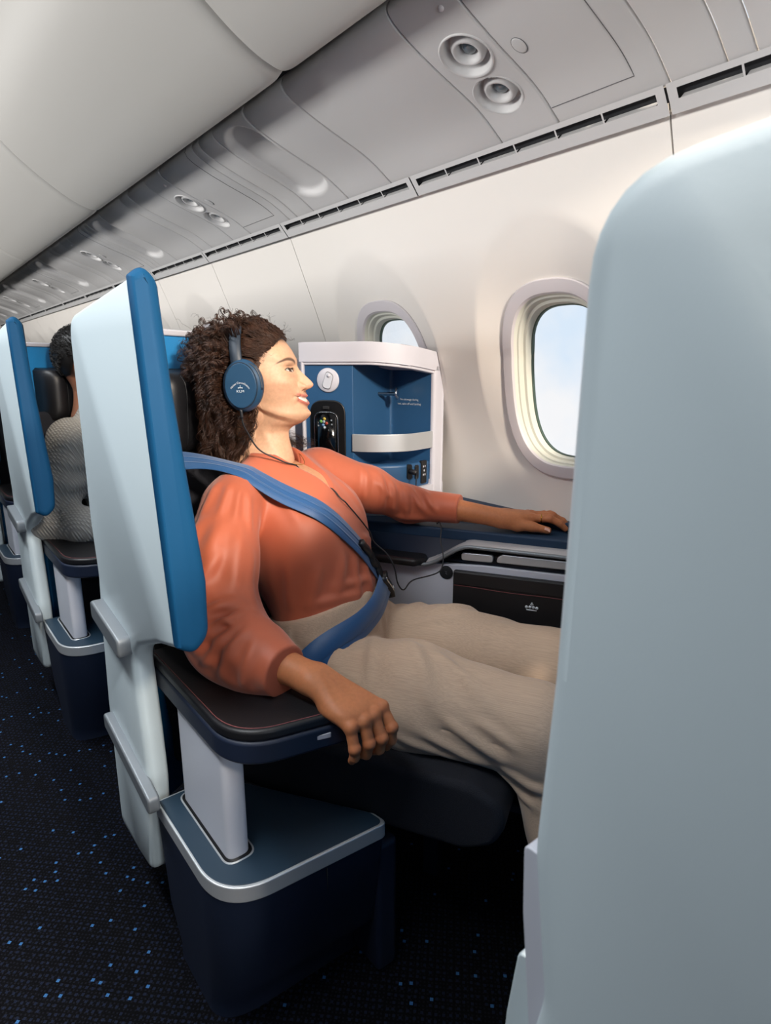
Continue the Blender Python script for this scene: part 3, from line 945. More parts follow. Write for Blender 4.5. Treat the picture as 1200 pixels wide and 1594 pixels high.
def make_console():
    t = empty('side_console', (1.1, 1.2, 0))
    # ---- cabinet: white surround, blue fascia
    E_ = 0.026
    body = skin('cabinet_top_rail', (-0.06, FPL), lambda s: top_z(s) - .052, top_z, 0, .20, M['frame'], t, bevel=0.010)
    skin('cabinet_side_rail', (FPL - .052, FPL), K(.80), lambda s: top_z(s) - .030, 0, .12, M['frame'], t, ns=6, bevel=0.010)
    skin('cabinet_bottom_rail', (-.06, FPL), K(.795), K(.846), .002, .16, M['frame'], t, bevel=0.008)
    skin('cabinet_side_rail', (-.06, .013), K(.80), lambda s: top_z(s) - .04, 0, .12, M['frame'], t, ns=4, bevel=0.006)
    # inner chamfer of the surround
    skin('cabinet_lip', (.0, FPL - .046), lambda s: top_z(s) - .060, lambda s: top_z(s) - .046, .004, .03, M['frame'], t, bevel=0.003)
    fasc_end = .152
    skin('fascia', (.010, fasc_end), K(.846), lambda s: top_z(s) - .056, .010, .05, M['blue'], t, ns=12, bevel=0.003)
    # lower fascia in front of the niche floor, with the sockets
    lower_end = FPL - .052
    skin('lower_fascia', (fasc_end - .004, lower_end), K(.842), K(.915), .012, .05, M['blue'], t, ns=30, bevel=0.008)
    # niche: two inner walls, floor and roof
    pa, pb = fpath(fasc_end, .012), fpath(lower_end, .012)
    pd = np.array([1.165, 1.435])
    def wallq(name, A, B, z0, z1):
        vs = [(A[0], A[1], z0), (B[0], B[1], z0), (B[0], B[1], z1), (A[0], A[1], z1)]
        return mesh_obj(name, vs, [(0, 1, 2, 3)], M['blue'], t, False)
    pd1, pd2 = pd + (pa - pd) * .06, pd + (pb - pd) * .09
    V = []; Fs = []
    crv = [pa + (pd - pa) * (k / 8) * .94 for k in range(9)] + [pd1 * (1 - w) ** 2 + 2 * pd * w * (1 - w) + pd2 * w * w for w in (.25, .5, .75)] + [pd2 + (pb - pd2) * (k / 8) for k in range(9)]
    for p in crv: V += [(p[0], p[1], .86), (p[0], p[1], 1.20)]
    for i in range(len(crv) - 1): Fs.append((2 * i, 2 * i + 2, 2 * i + 3, 2 * i + 1))
    niche = mesh_obj('niche_wall', V, Fs, M['blue'], t, True, weld=False)
    front = [fpath(s, .014) for s in np.linspace(fasc_end, lower_end, 14)]
    ringp = [(p[0], p[1]) for p in front] + [(p[0], p[1]) for p in crv[::-1]]
    for nm, z in (('niche_roof', 1.186), ('niche_floor', .905)):
        mesh_obj(nm, [(x, y, z) for x, y in ringp], [tuple(range(len(ringp)))], M['blue'], t, False)
    bk = [(.87, 1.535), (1.0, 1.60), (1.20, 1.52), (1.262, 1.36), (1.255, 1.30), (1.243, 1.30), (1.25, 1.36), (1.19, 1.51), (1.0, 1.588), (.877, 1.525)]
    prism('cabinet_back', bk, XY, .797, 1.20, M['frame'], t, bevel=0)
    # aluminium guard band
    skin('guard_band', (fasc_end - .002, lower_end + .002), K(.952), K(1.000), .004, .010, M['alu'], t, ns=40, bevel=0.0015)
    # coat peg on the left niche wall
    q = pa + (pd - pa) * .66; nrm = np.array([(pd - pa)[1], -(pd - pa)[0]]); nrm /= np.linalg.norm(nrm)
    if nrm[1] > 0: nrm = -nrm
    q3 = (q[0], q[1], 1.103); ax = (nrm[0] + .35, nrm[1], 0)
    peg = lathe('peg', [(.0055, -.004), (.0055, .050), (.018, .052), (.0185, .055), (.016, .057), (.0003, .0585)], q3, ax, M['chrome'], t, 28)
    # print on the right niche wall
    w = pb - pd; w = w / np.linalg.norm(w)
    nn = np.array([w[1], -w[0]]);
    if nn[0] > 0: nn = -nn
    for i, (txt, sz) in enumerate((('No stowage during', .0085), ('taxi, take-off and landing', .0085))):
        cu = bpy.data.curves.new('niche_print', 'FONT'); cu.body = txt; cu.size = sz; cu.align_x = 'CENTER'
        ob = bpy.data.objects.new('tmp', cu); COL.objects.link(ob)
        dg = bpy.context.evaluated_depsgraph_get()
        me = bpy.data.meshes.new_from_object(ob.evaluated_get(dg)); bpy.data.objects.remove(ob)
        c = pd + w * .070 + nn * .0008
        for v in me.vertices:
            x, y = v.co.x, v.co.y
            v.co = (c[0] + w[0] * x, c[1] + w[1] * x, 1.083 - i * .0125 + y)
        me.materials.clear(); me.materials.append(M['whiteink'])
        link(bpy.data.objects.new('niche_print', me), t)
    # reading light
    c2 = fpath(.081, .0095); n2 = fpath(.081, 0) - fpath(.081, .02); ax = (n2[0], n2[1], 0)
    rl = lathe('reading_light', [(.0315, -.004), (.0325, .002), (.030, .004), (.0003, .0042)], (c2[0], c2[1], 1.143), ax, M['frame'], t, 40)
    tdir = fpath(.10, .0) - fpath(.06, .0); tdir /= np.linalg.norm(tdir)
    def onface(s, z, d): p = fpath(.081, d); return (p[0] + tdir[0] * s, p[1] + tdir[1] * s, z)
    pill = round_poly([(-.017, -.018), (.006, -.024), (.017, .012), (-.002, .025)], [.012, .008, .012, .010], 6)
    prism('light_lens_gap', [(a * 1.09, b * 1.09) for a, b in pill], lambda a, b, d: onface(a, 1.143 + b, d), .0056, .0048, M['binline'], rl, bevel=0)
    prism('light_lens', pill, lambda a, b, d: onface(a, 1.143 + b, d), .0056, .0036, M['pillar'], rl, bevel=0.0006)
    c3 = onface(.004, 1.155, .0042); lathe('light_button', [(.0055, -.001), (.005, .002), (.0003, .0035)], c3, ax, M['frame'], rl, 18)
    # handset dock
    def rr(w, h, r, cz): return round_poly([(-w, -h), (w, -h), (w, h), (-w, h)], r, 8)
    dock = rr(.052, .115, .040, 0)
    prism('handset_dock', dock, lambda a, b, d: onface(a - .003, .975 + b, d), .012, .0060, M['black'], t, bevel=0.003)
    # power sockets on the lower fascia
    sr = lower_end
    for k, (ds, wv, hh) in enumerate(((.098, .009, .021), (.066, .008, .020), (.032, .013, .033))):
        s = sr - ds
        p0 = fpath(s, .0115); td = fpath(s + .01) - fpath(s - .01); td /= np.linalg.norm(td)
        nd = np.array([td[1], -td[0]])
        zc = .893 - .004 * k
        f3 = lambda a, b, d, p0=p0, td=td, nd=nd, zc=zc: (p0[0] + td[0] * a + nd[0] * d, p0[1] + td[1] * a + nd[1] * d, zc + b)
        so = prism('power_socket', round_poly([(-wv, -hh), (wv, -hh), (wv, hh), (-wv, hh)], wv * .8 if k < 2 else .004, 5), f3, -.006, .003, M['black'], t, bevel=0.001)
        if k == 2:
            for (a, b) in ((-.004, .016), (.004, .016), (0, .004), (-.004, -.008), (.004, -.008)):
                prism('socket_hole', round_poly([(a - .002, b - .003), (a + .002, b - .003), (a + .002, b + .003), (a - .002, b + .003)], .0012, 3), f3, .0028, .0034, M['greypanel'], so, bevel=0)
    # ---- console top along the wall
    Lp, Cp = fpath(-.05, .02), fpath(FPL, .03)
    top = [sw(.62, .30, 0)[:2], sw(.62, .62, 0)[:2], (1.315, .80), (1.315, 1.42), (1.20, 1.48), (.95, 1.60), (.88, 1.52), sw(-.09, .30, 0)[:2]]
    prism('console_top', top, XY, .745, .775, M['console'], t, bevel=0.006)
    prism('console_ledge', [(1.285, .55), (1.318, .55), (1.318, 1.30), (1.262, 1.30), (1.270, 1.0)], XY, .775, .799, M['console'], t, bevel=0.006)
    skin('cabinet_plinth', (-.06, FPL), K(.773), K(.797), .004, .12, M['shell'], t, bevel=0.004)
    # navy swell between console top and side panel
    def sweep_uz(name, rows, m, ):
        vs, fs = [], []; n = len(rows[0])
        for r in rows: vs += [sw(*p) for p in r]
        for i in range(len(rows) - 1):
            for j in range(n - 1): fs.append((i * n + j, i * n + j + 1, (i + 1) * n + j + 1, (i + 1) * n + j))
        return mesh_obj(name, vs, fs, m, t, True)
    us = np.linspace(-.12, .62, 60)
    def edge_z(u):
        a = min(1.0, max(0.0, (u - .145) / .125)); a = a * a * (3 - 2 * a)
        return .690 + .060 * a
    rows = []
    for u in us:
        ze = edge_z(u)
        a = (ze - .690) / .060
        v_in = .262 + (1 - a) * .075           # inner foot of the slope
        w_ = .012 + .078 * min(1.0, max(0.0, (u - .15) / .12)) if u > .15 else 0
        v_in = max(v_in, .262 + w_)
        rows.append([(u, .262, ze - .002), (u, v_in, ze), (u, v_in + .012, ze + (.776 - ze) * .12), (u, v_in + .04 * (1 - a) + .015, ze + (.776 - ze) * .75), (u, v_in + .055 * (1 - a) + .03, .7755), (u, .42, .7762)])
    sweep_uz('console_slope', rows, M['console'])
    # glossy grey shelf and its swooping edge
    rows = []
    for u in us:
        if u < .15: continue
        ze = edge_z(u) + .0018
        a = (ze - .690) / .060
        w = .012 + .075 * min(1.0, max(0.0, (u - .15) / .12))
        rows.append([(u, .256, ze - .010), (u, .253, ze - .004), (u, .256, ze), (u, .262 + w * .5, ze + .0015), (u, .262 + w, ze + .004)])
    sweep_uz('shelf_top', rows, M['shelf'])
    P = [sw(u, .2545, edge_z(u) - .004) for u in us if u > .13]
    tube('shelf_edge', P, .0052, M['alugrey'], t, 8)
    for (u, v) in ((.43, .312), (.468, .314)):
        o3 = sw(u, v, edge_z(u) + .0052); 
        P = [(o3[0] + .008 * math.cos(q), o3[1] + .008 * math.sin(q), o3[2]) for q in np.linspace(0, 2 * math.pi, 25)]
        tube('touch_key', P, .0006, M['frame'], t, 5)
    # side panel, dark slot, pocket
    pan = [(-.15, .16), (.64, .16), (.64, .700), (.30, .698), (.20, .690), (-.15, .683)]
    prism('side_panel', pan, SUZ, .268, .285, M['greypanel'], t, bevel=0.004)
    slot = [(.19, .698), (.64, .702), (.64, .747), (.27, .746), (.235, .732), (.21, .712)]
    prism('tray_slot', slot, SUZ, .272, .40, M['navydark'], t, bevel=0)
    prism('slot_recess', [(.215, .704), (.63, .708), (.63, .742), (.27, .741), (.24, .730)], SUZ, .2705, .273, M['black'], t, bevel=0)
    prism('tray_handle', round_poly([(.246, .707), (.326, .709), (.326, .729), (.246, .727)], .008, 5), SUZ, .262, .275, M['alu'], t, bevel=0.003)
    prism('tray_handle', round_poly([(.335, .712), (.62, .716), (.62, .736), (.350, .735), (.338, .726)], .006, 5), SUZ, .258, .275, M['alu'], t, bevel=0.003)
    # left armrest pad
    pad = prism('armrest_pad', [(-.14, .228), (.135, .228), (.155, .262), (.135, .335), (-.14, .335)], SUV, .684, .704, M['leather'], t, bevel=0.008)
    P = [sw(u, .236, .7035) for u in np.linspace(-.14, .13, 20)]
    tube('armrest_stitching', P, .0007, M['stitch'], pad, 5)
    # speaker disc
    c = sw(.207, .2675, .668); ax = (-LF[0], -LF[1], 0)
    d = lathe('jack_disc', [(.0175, -.002), (.0175, .0015), (.0165, .0022), (.0003, .0022)], c, ax, M['dark'], t, 32)
    tube('jack_mark', [sw(.204, .2650, .672), sw(.209, .2650, .670), (sw(.205, .2650, .667)), sw(.210, .2650, .664)], .0007, M['alugrey'], d, 5)
    # literature pocket
    pk = prism('pocket', round_poly([(.228, .45), (.60, .45), (.60, .684), (.228, .680)], .006, 4), SUZ, .255, .270, M['leather'], t, bevel=0.004)
    P = [sw(u, .2535, .642 + .001 * math.sin(u * 30)) for u in np.linspace(.232, .598, 20)]
    tube('pocket_stitching', P, .0008, M['stitch'], pk, 5)
    prism('pocket_flap', round_poly([(.230, .645), (.598, .648), (.598, .682), (.230, .678)], .004, 4), SUZ, .2525, .258, M['leather'], t, bevel=0.002)
    # crown emblem on the pocket
    cu_, cz_, vf = .427, .607, .2545
    def disc(u, z, r, nm='crown_pearl'):
        lathe(nm, [(r, -.0005), (r, .0008), (.0002, .001)], sw(u, vf, z), ax, M['whiteink'], pk, 14)
    for k in (-1.5, -.5, .5, 1.5): disc(cu_ + k * .0082, cz_ + .0055 - abs(k) * .0008, .0036)
    disc(cu_, cz_ + .0155, .0018)
    prism('crown_cross', [(cu_ - .0009, cz_ + .008), (cu_ + .0009, cz_ + .008), (cu_ + .0009, cz_ + .016), (cu_ - .0009, cz_ + .016)], SUZ, vf - .001, vf, M['whiteink'], pk, bevel=0)
    prism('crown_cross', [(cu_ - .004, cz_ + .0115), (cu_ + .004, cz_ + .0115), (cu_ + .004, cz_ + .0132), (cu_ - .004, cz_ + .0132)], SUZ, vf - .001, vf, M['whiteink'], pk, bevel=0)
    prism('crown_base', [(cu_ - .012, cz_ - .004), (cu_ + .012, cz_ - .004), (cu_ + .013, cz_ - .001), (cu_ - .013, cz_ - .001)], SUZ, vf - .001, vf, M['whiteink'], pk, bevel=0)
    # body below and behind, down to the floor
    prism('console_body', [sw(.63, .29, 0)[:2], sw(.63, .60, 0)[:2], (1.25, .85), (1.25, 1.42), (1.1, 1.5), sw(-.2, .29, 0)[:2]], XY, 0.0, .748, M['navydark'], t, bevel=0)
    return t
console = make_console()
tag(console, 'window-side console beside the woman, white cabinet with blue niche and black crown pocket', 'console', 'window-side consoles')
tag(copy_tree(console, (0, -PITCH, 0)), 'window-side console of the foreground seat, hidden behind its shell', 'console', 'window-side consoles')
tag(copy_tree(console, (0, PITCH, 0)), 'window-side console beside the man in the grey sweater', 'console', 'window-side consoles')
tag(copy_tree(console, (0, 2 * PITCH, 0)), 'window-side console of the farthest seat', 'console', 'window-side consoles')
# ------------------------------------------------------------------ smooth solid modelling for bodies and clothes
def ell(p, c, r):
    q = (p - np.array(c, np.float32)) / np.array(r, np.float32)
    k0 = np.sqrt((q * q).sum(1)); k1 = np.sqrt(((q / np.array(r, np.float32)) ** 2).sum(1)) + 1e-9
    return k0 * (k0 - 1) / k1
def cone(p, a, b, ra, rb):
    a = np.array(a, np.float32); b = np.array(b, np.float32); ab = b - a
    t = np.clip(((p - a) @ ab) / (ab @ ab), 0, 1)
    d = p - a - t[:, None] * ab
    return np.sqrt((d * d).sum(1)) - (ra + (rb - ra) * t)
def chain(p, pts, rad, k):
    d = None
    for i in range(len(pts) - 1):
        e = cone(p, pts[i], pts[i + 1], rad[i], rad[i + 1])
        d = e if d is None else smin(d, e, k)
    return d
def smin(a, b, k):
    h = np.clip(0.5 + 0.5 * (b - a) / k, 0, 1)
    return b + (a - b) * h - k * h * (1 - h)
def smax(a, b, k):
    return -smin(-a, -b, k)
def sdf_mesh(fn, lo, hi, h, newton=1):
    """surface nets over a box, evaluated finely only near the surface"""
    lo = np.array(lo, float); hi = np.array(hi, float)
    n = np.ceil((hi - lo) / h / 4).astype(int) * 4 + 1
    cn = (n - 1) // 4 + 1
    ax = [lo[i] + np.arange(cn[i]) * h * 4 for i in range(3)]
    G = np.stack(np.meshgrid(*ax, indexing='ij'), -1).reshape(-1, 3).astype(np.float32)
    dc = fn(G).reshape(cn)
    near = np.abs(dc) < h * 4 * 1.9
    cm = near[:-1, :-1, :-1].copy()
    for i in (0, 1):
        for j in (0, 1):
            for k in (0, 1):
                cm |= near[i:cn[0] - 1 + i, j:cn[1] - 1 + j, k:cn[2] - 1 + k]
    D = np.repeat(np.repeat(np.repeat(dc[:-1, :-1, :-1], 4, 0), 4, 1), 4, 2)
    D = np.pad(D, ((0, 1),) * 3, mode='edge').astype(np.float32)
    fm = np.repeat(np.repeat(np.repeat(cm, 4, 0), 4, 1), 4, 2)
    full = np.zeros(n, bool); full[:-1, :-1, :-1] = fm
    full[1:, :-1, :-1] |= fm; full[:-1, 1:, :-1] |= fm; full[:-1, :-1, 1:] |= fm; full[1:, 1:, 1:] |= fm
    full[1:, 1:, :-1] |= fm; full[1:, :-1, 1:] |= fm; full[:-1, 1:, 1:] |= fm
    idx = np.argwhere(full)
    P = (lo + idx * h).astype(np.float32)
    val = np.empty(len(P), np.float32)
    for s in range(0, len(P), 400000): val[s:s + 400000] = fn(P[s:s + 400000])
    D[full] = val
    S = D < 0
    c = S[:-1, :-1, :-1].astype(np.int8)
    tot = np.zeros(np.array(n) - 1, np.int8)
    for i in (0, 1):
        for j in (0, 1):
            for k in (0, 1):
                tot += S[i:n[0] - 1 + i, j:n[1] - 1 + j, k:n[2] - 1 + k]
    act = (tot > 0) & (tot < 8)
    cells = np.argwhere(act)
    vid = -np.ones(act.shape, np.int64); vid[act] = np.arange(len(cells))
    acc = np.zeros((len(cells), 3)); cnt = np.zeros(len(cells))
    corners = [(i, j, k) for i in (0, 1) for j in (0, 1) for k in (0, 1)]
    for a in corners:
        for ax_ in range(3):
            if a[ax_]: continue
            b = list(a); b[ax_] = 1
            da = D[cells[:, 0] + a[0], cells[:, 1] + a[1], cells[:, 2] + a[2]]
            db = D[cells[:, 0] + b[0], cells[:, 1] + b[1], cells[:, 2] + b[2]]
            x = (da < 0) != (db < 0)
            t = np.where(x, da / np.where(x, da - db, 1), 0)
            off = np.tile(np.array(a, float), (len(cells), 1)); off[:, ax_] += t
            acc[x] += off[x]; cnt[x] += 1
    V = lo + (cells + acc / cnt[:, None]) * h
    quads = []
    for ax_ in range(3):
        sl0 = [slice(None)] * 3; sl1 = [slice(None)] * 3
        sl0[ax_] = slice(0, -1); sl1[ax_] = slice(1, None)
        e = np.argwhere(S[tuple(sl0)] != S[tuple(sl1)])
        o1, o2 = [(1, 2), (2, 0), (0, 1)][ax_]
        ok = (e[:, o1] > 0) & (e[:, o2] > 0) & (e[:, o1] < n[o1] - 1) & (e[:, o2] < n[o2] - 1)
        e = e[ok]
        if not len(e): continue
        def cell(d1, d2):
            q = e.copy(); q[:, o1] -= d1; q[:, o2] -= d2
            return vid[q[:, 0], q[:, 1], q[:, 2]]
        q = np.stack([cell(1, 1), cell(0, 1), cell(0, 0), cell(1, 0)], 1)
        flip = ~S[e[:, 0], e[:, 1], e[:, 2]]
        q[flip] = q[flip][:, ::-1]
        quads.append(q)
    Q = np.concatenate(quads)
    for _ in range(newton):
        Vf = V.astype(np.float32); e = h * 0.5
        d = fn(Vf); g = np.empty_like(Vf)
        for i in range(3):
            s = np.zeros(3, np.float32); s[i] = e
            g[:, i] = (fn(Vf + s) - fn(Vf - s)) / (2 * e)
        gl = (g * g).sum(1)[:, None] + 1e-6
        V = V - np.clip(d[:, None] * g / gl, -h, h)
    return V, Q
def vnoise(p, f, seed=0):
    """cheap smooth pseudo noise from a few rotated sines"""
    r = np.random.RandomState(seed); o = 0
    for _ in range(5):
        k = r.normal(size=3); k /= np.linalg.norm(k)
        o = o + np.sin((p @ k.astype(np.float32)) * f * r.uniform(.7, 1.4) + r.uniform(0, 6.28))
    return o / 5

SKIN = mat('skin_woman', '#c58c66', 0.50, attr='tint', sss=0.10, bump=(700, 0.22), bump_dist=0.0005, spec=0.35, vary=(160, 0.07))
M['blouse'] = mat('blouse_terracotta', '#b45c3e', 0.55, sheen=0.2, bump=(1200, 0.12), bump_dist=0.0004)
M['hair'] = mat('hair_dark_brown', '#3a2418', 0.42, spec=0.45, vary=(45, 0.45))
M['lash'] = mat('lash_black', '#140d0b', 0.6)
M['shoe'] = mat('shoe_red_leather', '#6b1d1a', 0.35)

def trouser_mat():
    m = mat('trouser_crinkled_beige', '#bfa58d', 0.85, sheen=0.2)
    nt = m.node_tree; b = nt.nodes['Principled BSDF']
    tc = nt.nodes.new('ShaderNodeTexCoord'); mp = nt.nodes.new('ShaderNodeMapping')
    mp0 = nt.nodes.new('ShaderNodeMapping'); mp0.inputs['Rotation'].default_value = (0, 0, -math.atan2(FW[1], FW[0]))
    mp.inputs['Scale'].default_value = (12, 1000, 1000)
    nt.links.new(tc.outputs['Object'], mp0.inputs[0]); nt.links.new(mp0.outputs[0], mp.inputs[0])
    n = nt.nodes.new('ShaderNodeTexNoise'); n.inputs['Scale'].default_value = 0.55; n.inputs['Detail'].default_value = 2
    nt.links.new(mp.outputs[0], n.inputs['Vector'])
    bp = nt.nodes.new('ShaderNodeBump'); bp.inputs['Strength'].default_value = 0.32; bp.inputs['Distance'].default_value = 0.0015
    nt.links.new(n.outputs['Fac'], bp.inputs['Height']); nt.links.new(bp.outputs[0], b.inputs['Normal'])
    mr = nt.nodes.new('ShaderNodeMapRange'); mr.inputs['From Min'].default_value = .3; mr.inputs['From Max'].default_value = .7
    mr.inputs['To Min'].default_value = .88; mr.inputs['To Max'].default_value = 1.07
    nt.links.new(n.outputs['Fac'], mr.inputs[0])
    mx = nt.nodes.new('ShaderNodeMix'); mx.data_type = 'RGBA'; mx.blend_type = 'MULTIPLY'; mx.inputs[0].default_value = 1
    mx.inputs[6].default_value = lin('#bfa58d'); nt.links.new(mr.outputs[0], mx.inputs[7]); nt.links.new(mx.outputs[2], b.inputs['Base Color'])
    return m
M['trouser'] = trouser_mat()

# ------------------------------------------------------------------ head as a sculpted field over (angle, height), in millimetres
def head_field(colors=True, neck_bottom=-215.0, female=True):
    """returns vertices in head space (metres: forward, left, up), quads, colours"""
    cz = np.concatenate([np.arange(neck_bottom, -128, 4.0), np.arange(-128, 96, 0.9), 96 + 8.5 * np.sin(np.linspace(0, math.pi / 2, 14))[1:]])
    th_f = np.linspace(-100, 100, 340); th_b = np.linspace(100, 260, 60)[1:-1]
    th = np.radians(np.concatenate([th_f, th_b]))
    nt_, nc = len(th), len(cz)
    ctrl_f = np.array([(-215, 52), (-190, 60), (-170, 57), (-150, 53), (-135, 51), (-122, 54), (-114, 64), (-108, 78), (-102, 88), (-95, 94), (-86, 97.5), (-76, 95), (-66, 92.5), (-54, 91), (-42, 88), (-25, 83), (-5, 78), (11, 74), (20, 72.5), (29, 71), (40, 66), (50, 60.5), (62, 52), (71, 44), (82, 30), (92, 10), (100, -10), (104.6, -22)], float)
    ctrl_b = np.array([(-215, -85), (-180, -80), (-150, -72), (-130, -68), (-110, -66), (-90, -70), (-70, -80), (-40, -98), (0, -113), (30, -116), (55, -108), (75, -92), (88, -70), (97, -50), (104.6, -24)], float)
    ctrl_w = np.array([(-215, 95), (-195, 68), (-175, 56), (-150, 49), (-128, 47), (-112, 49), (-100, 52), (-88, 55), (-70, 58), (-50, 62.5), (-20, 69), (0, 72), (20, 73.5), (45, 70), (62, 62), (78, 50), (90, 36), (98, 22), (104.6, 2)], float)
    def spl(c, x):
        xs, ys = c[:, 0], c[:, 1]
        # smooth interpolation (Catmull on non-uniform knots through finite differences)
        m = np.gradient(ys, xs); i = np.clip(np.searchsorted(xs, x) - 1, 0, len(xs) - 2)
        hgt = xs[i + 1] - xs[i]; t = np.clip((x - xs[i]) / hgt, 0, 1)
        return (2 * t ** 3 - 3 * t ** 2 + 1) * ys[i] + (t ** 3 - 2 * t ** 2 + t) * hgt * m[i] + (-2 * t ** 3 + 3 * t ** 2) * ys[i + 1] + (t ** 3 - t ** 2) * hgt * m[i + 1]
    af, ab, w = spl(ctrl_f, cz), spl(ctrl_b, cz), np.maximum(spl(ctrl_w, cz), 0.5)
    # centre of the section: where it is widest
    ac = ab + (af - ab) * np.interp(cz, [-215, -130, -100, -60, 0, 60, 105], [.5, .5, .50, .50, .52, .5, .5])
    C, T = np.meshgrid(cz, th, indexing='ij')
    AF, AB, W_, AC = [np.repeat(x[:, None], nt_, 1) for x in (af, ab, w, ac)]
    ct, st = np.cos(T), np.sin(T)
    p = np.where(ct > 0, np.interp(C, [-215, -130, -105, -70, -20, 30, 105], [2.0, 2.0, 2.0, 2.08, 2.35, 2.35, 2.0]), 2.1)
    R = np.where(ct > 0, AF - AC, AC - AB)
    r = (np.abs(ct / R) ** p + np.abs(st / W_) ** p) ** (-1 / p)
    A = AC + r * ct; B = r * st
    fr = np.clip(ct, 0, 1)
    g = lambda b0, c0, sb, sc: np.exp(-((B - b0) / sb) ** 2 - ((C - c0) / sc) ** 2)
    gs = lambda b0, c0, sb, sc: g(b0, c0, sb, sc) + g(-b0, c0, sb, sc)
    front = (ct > 0.05)
    D = np.zeros_like(A)                       # displacement along the outward radial direction
    F = np.zeros_like(A)                       # displacement straight forward
    # underside of the jaw: draw the neck in below the jaw line
    absT = np.degrees(np.abs(T)); absT = np.where(absT > 180, 360 - absT, absT)
    cj = np.interp(absT, [0, 30, 60, 85, 105, 125], [-101, -98, -88, -76, -62, -45])
    t = np.clip((cj - C + 2) / np.interp(absT, [0, 50, 90], [9.0, 11.0, 18.0]), 0, 1); t = t * t * (3 - 2 * t)
    fade = np.clip((C + 175) / 45, 0, 1) * np.interp(absT, [0, 20, 45, 95, 120], [0, .35, 1, 1, 0])
    D -= 8.5 * t * fade
    D += 1.2 * np.exp(-((C - cj - 7) / 9.0) ** 2) * np.interp(absT, [0, 30, 60, 95, 115], [0, .5, 1, .8, 0])
    # sternomastoid
    D += 2.6 * np.exp(-((absT - np.interp(C, [-200, -110], [22, 75])) / 14) ** 2) * np.clip((-112 - C) / 20, 0, 1) * np.clip((C + 215) / 50, 0, 1)
    # cheeks, sockets, brow
    D += 4.5 * gs(47, -20, 17, 15) * front
    D += 3.0 * gs(36, -38, 15, 13) * front          # smiling cheek
    D -= 1.0 * gs(50, -62, 14, 16) * front
    F -= 8.5 * gs(27, 8, 16, 10) * front
    F += 2.6 * gs(26, 23, 20, 6) * front
    F += 5.2 * gs(31, 5.5, 12.5, 7.2) * front       # eyeball under the lids
    F -= 1.6 * gs(31, 13.8, 13, 1.8) * front        # upper lid crease
    F -= 0.9 * gs(31, -3.8, 12, 2.0) * front
    D -= 2.5 * gs(62, 22, 10, 16) * front           # temple
    # nose: target ridge over the base profile
    nose_c = np.array([-44, -39.5, -36.5, -33, -28.5, -24, -18.5, -12, -4, 4, 11, 17, 24]); nose_h = np.array([0, 2.0, 7.0, 16.5, 24, 26.5, 24.5, 19.5, 13, 7, 3.5, 1.5, 0])
    ctrl_n = np.stack([nose_c, nose_h], 1)
    nh = np.where((C > -47) & (C < 24), np.maximum(spl(ctrl_n, C), 0), 0)
    nw = np.interp(C, [-42, -34, -25, -15, 0, 15], [8.5, 9.0, 8.6, 7.2, 6.4, 8.0])
    F += nh * np.exp(-(np.abs(B) / nw) ** 2.3) * front
    F += 12.5 * gs(14.0, -28.5, 4.6, 6.4) * front      # wings
    F -= 5.0 * gs(20.5, -28, 2.6, 8) * front        # alar groove
    F -= 3.4 * gs(9.0, -37.0, 3.6, 2.2) * front     # nostril
    # mouth: smiling, slightly open
    sm = 9.0 * (np.abs(B) / 34.0) ** 2             # corners rise
    up_c, lo_c, gap_c = -49.5 + sm * .55, -66.0 + sm * 1.45, -57.5 + sm
    lipm = np.clip(1 - (np.abs(B) / 36.0) ** 2.6, 0, 1) * front
    F += 5.4 * lipm * np.exp(-((C - up_c) / 4.0) ** 2)
    F += 6.4 * lipm * np.exp(-((C - lo_c) / 4.4) ** 2)
    gaph = 4.4 * np.clip(1 - (np.abs(B) / 34.0) ** 2.4, 0, 1) + .4
    ing = np.exp(-(np.abs(C - gap_c) / gaph) ** 4) * front * (np.abs(B) < 36)
    F -= 2.2 * ing
    F -= 2.4 * gs(37, -50, 3.4, 4.5) * front        # corner dimple
    gx = np.abs(B) - (19 + (-34 - C) * .42)         # smile fold
    D -= 2.6 * np.exp(-(gx / 2.8) ** 2) * np.exp(-((C + 45) / 15) ** 2) * front
    D += 2.2 * np.exp(-((gx - 6) / 5.0) ** 2) * np.exp(-((C + 42) / 14) ** 2) * front
    F += 4.5 * g(0, -88, 17, 10) * front            # chin
    F -= 2.0 * g(0, -76.5, 18, 4.5) * front
    L = np.hypot(A - AC, B) + 1e-6
    A2 = A + D * (A - AC) / L + F; B2 = B + D * B / L
    V = np.stack([A2, B2, C], -1).reshape(-1, 3) * 0.001
    i, j = np.meshgrid(np.arange(nc - 1), np.arange(nt_), indexing='ij')
    jn = (j + 1) % nt_
    Q = np.stack([i * nt_ + j, i * nt_ + jn, (i + 1) * nt_ + jn, (i + 1) * nt_ + j], -1).reshape(-1, 4)
    # ---- colours
    base = np.array(lin('#cda283')[:3]); col = np.tile(base, (nc, nt_, 1))
    def paint(mask, c):
        nonlocal col
        mk = np.clip(mask, 0, 1)[..., None]; col = col * (1 - mk) + np.array(lin(c)[:3]) * mk
    step = lambda x, s: 1 / (1 + np.exp(-np.clip(x / s, -30, 30)))
    paint(.22 * gs(42, -28, 20, 16) * front, '#c8735a')
    paint(.25 * g(0, -27, 12, 9) * front, '#c0715a')
    paint(.28 * gs(30, -6, 16, 5) * front, '#8f5a44')
    paint(.35 * gs(30, 13, 16, 5) * front, '#96604a')
    lipmask = front * (np.abs(B) < 36)
    inup = step(3.3 - np.abs(C - up_c - .3), .7) * lipmask * step(34.5 - np.abs(B), 1.0)
    inlo = step(4.0 - np.abs(C - lo_c), .7) * lipmask * step(33 - np.abs(B), 1.0)
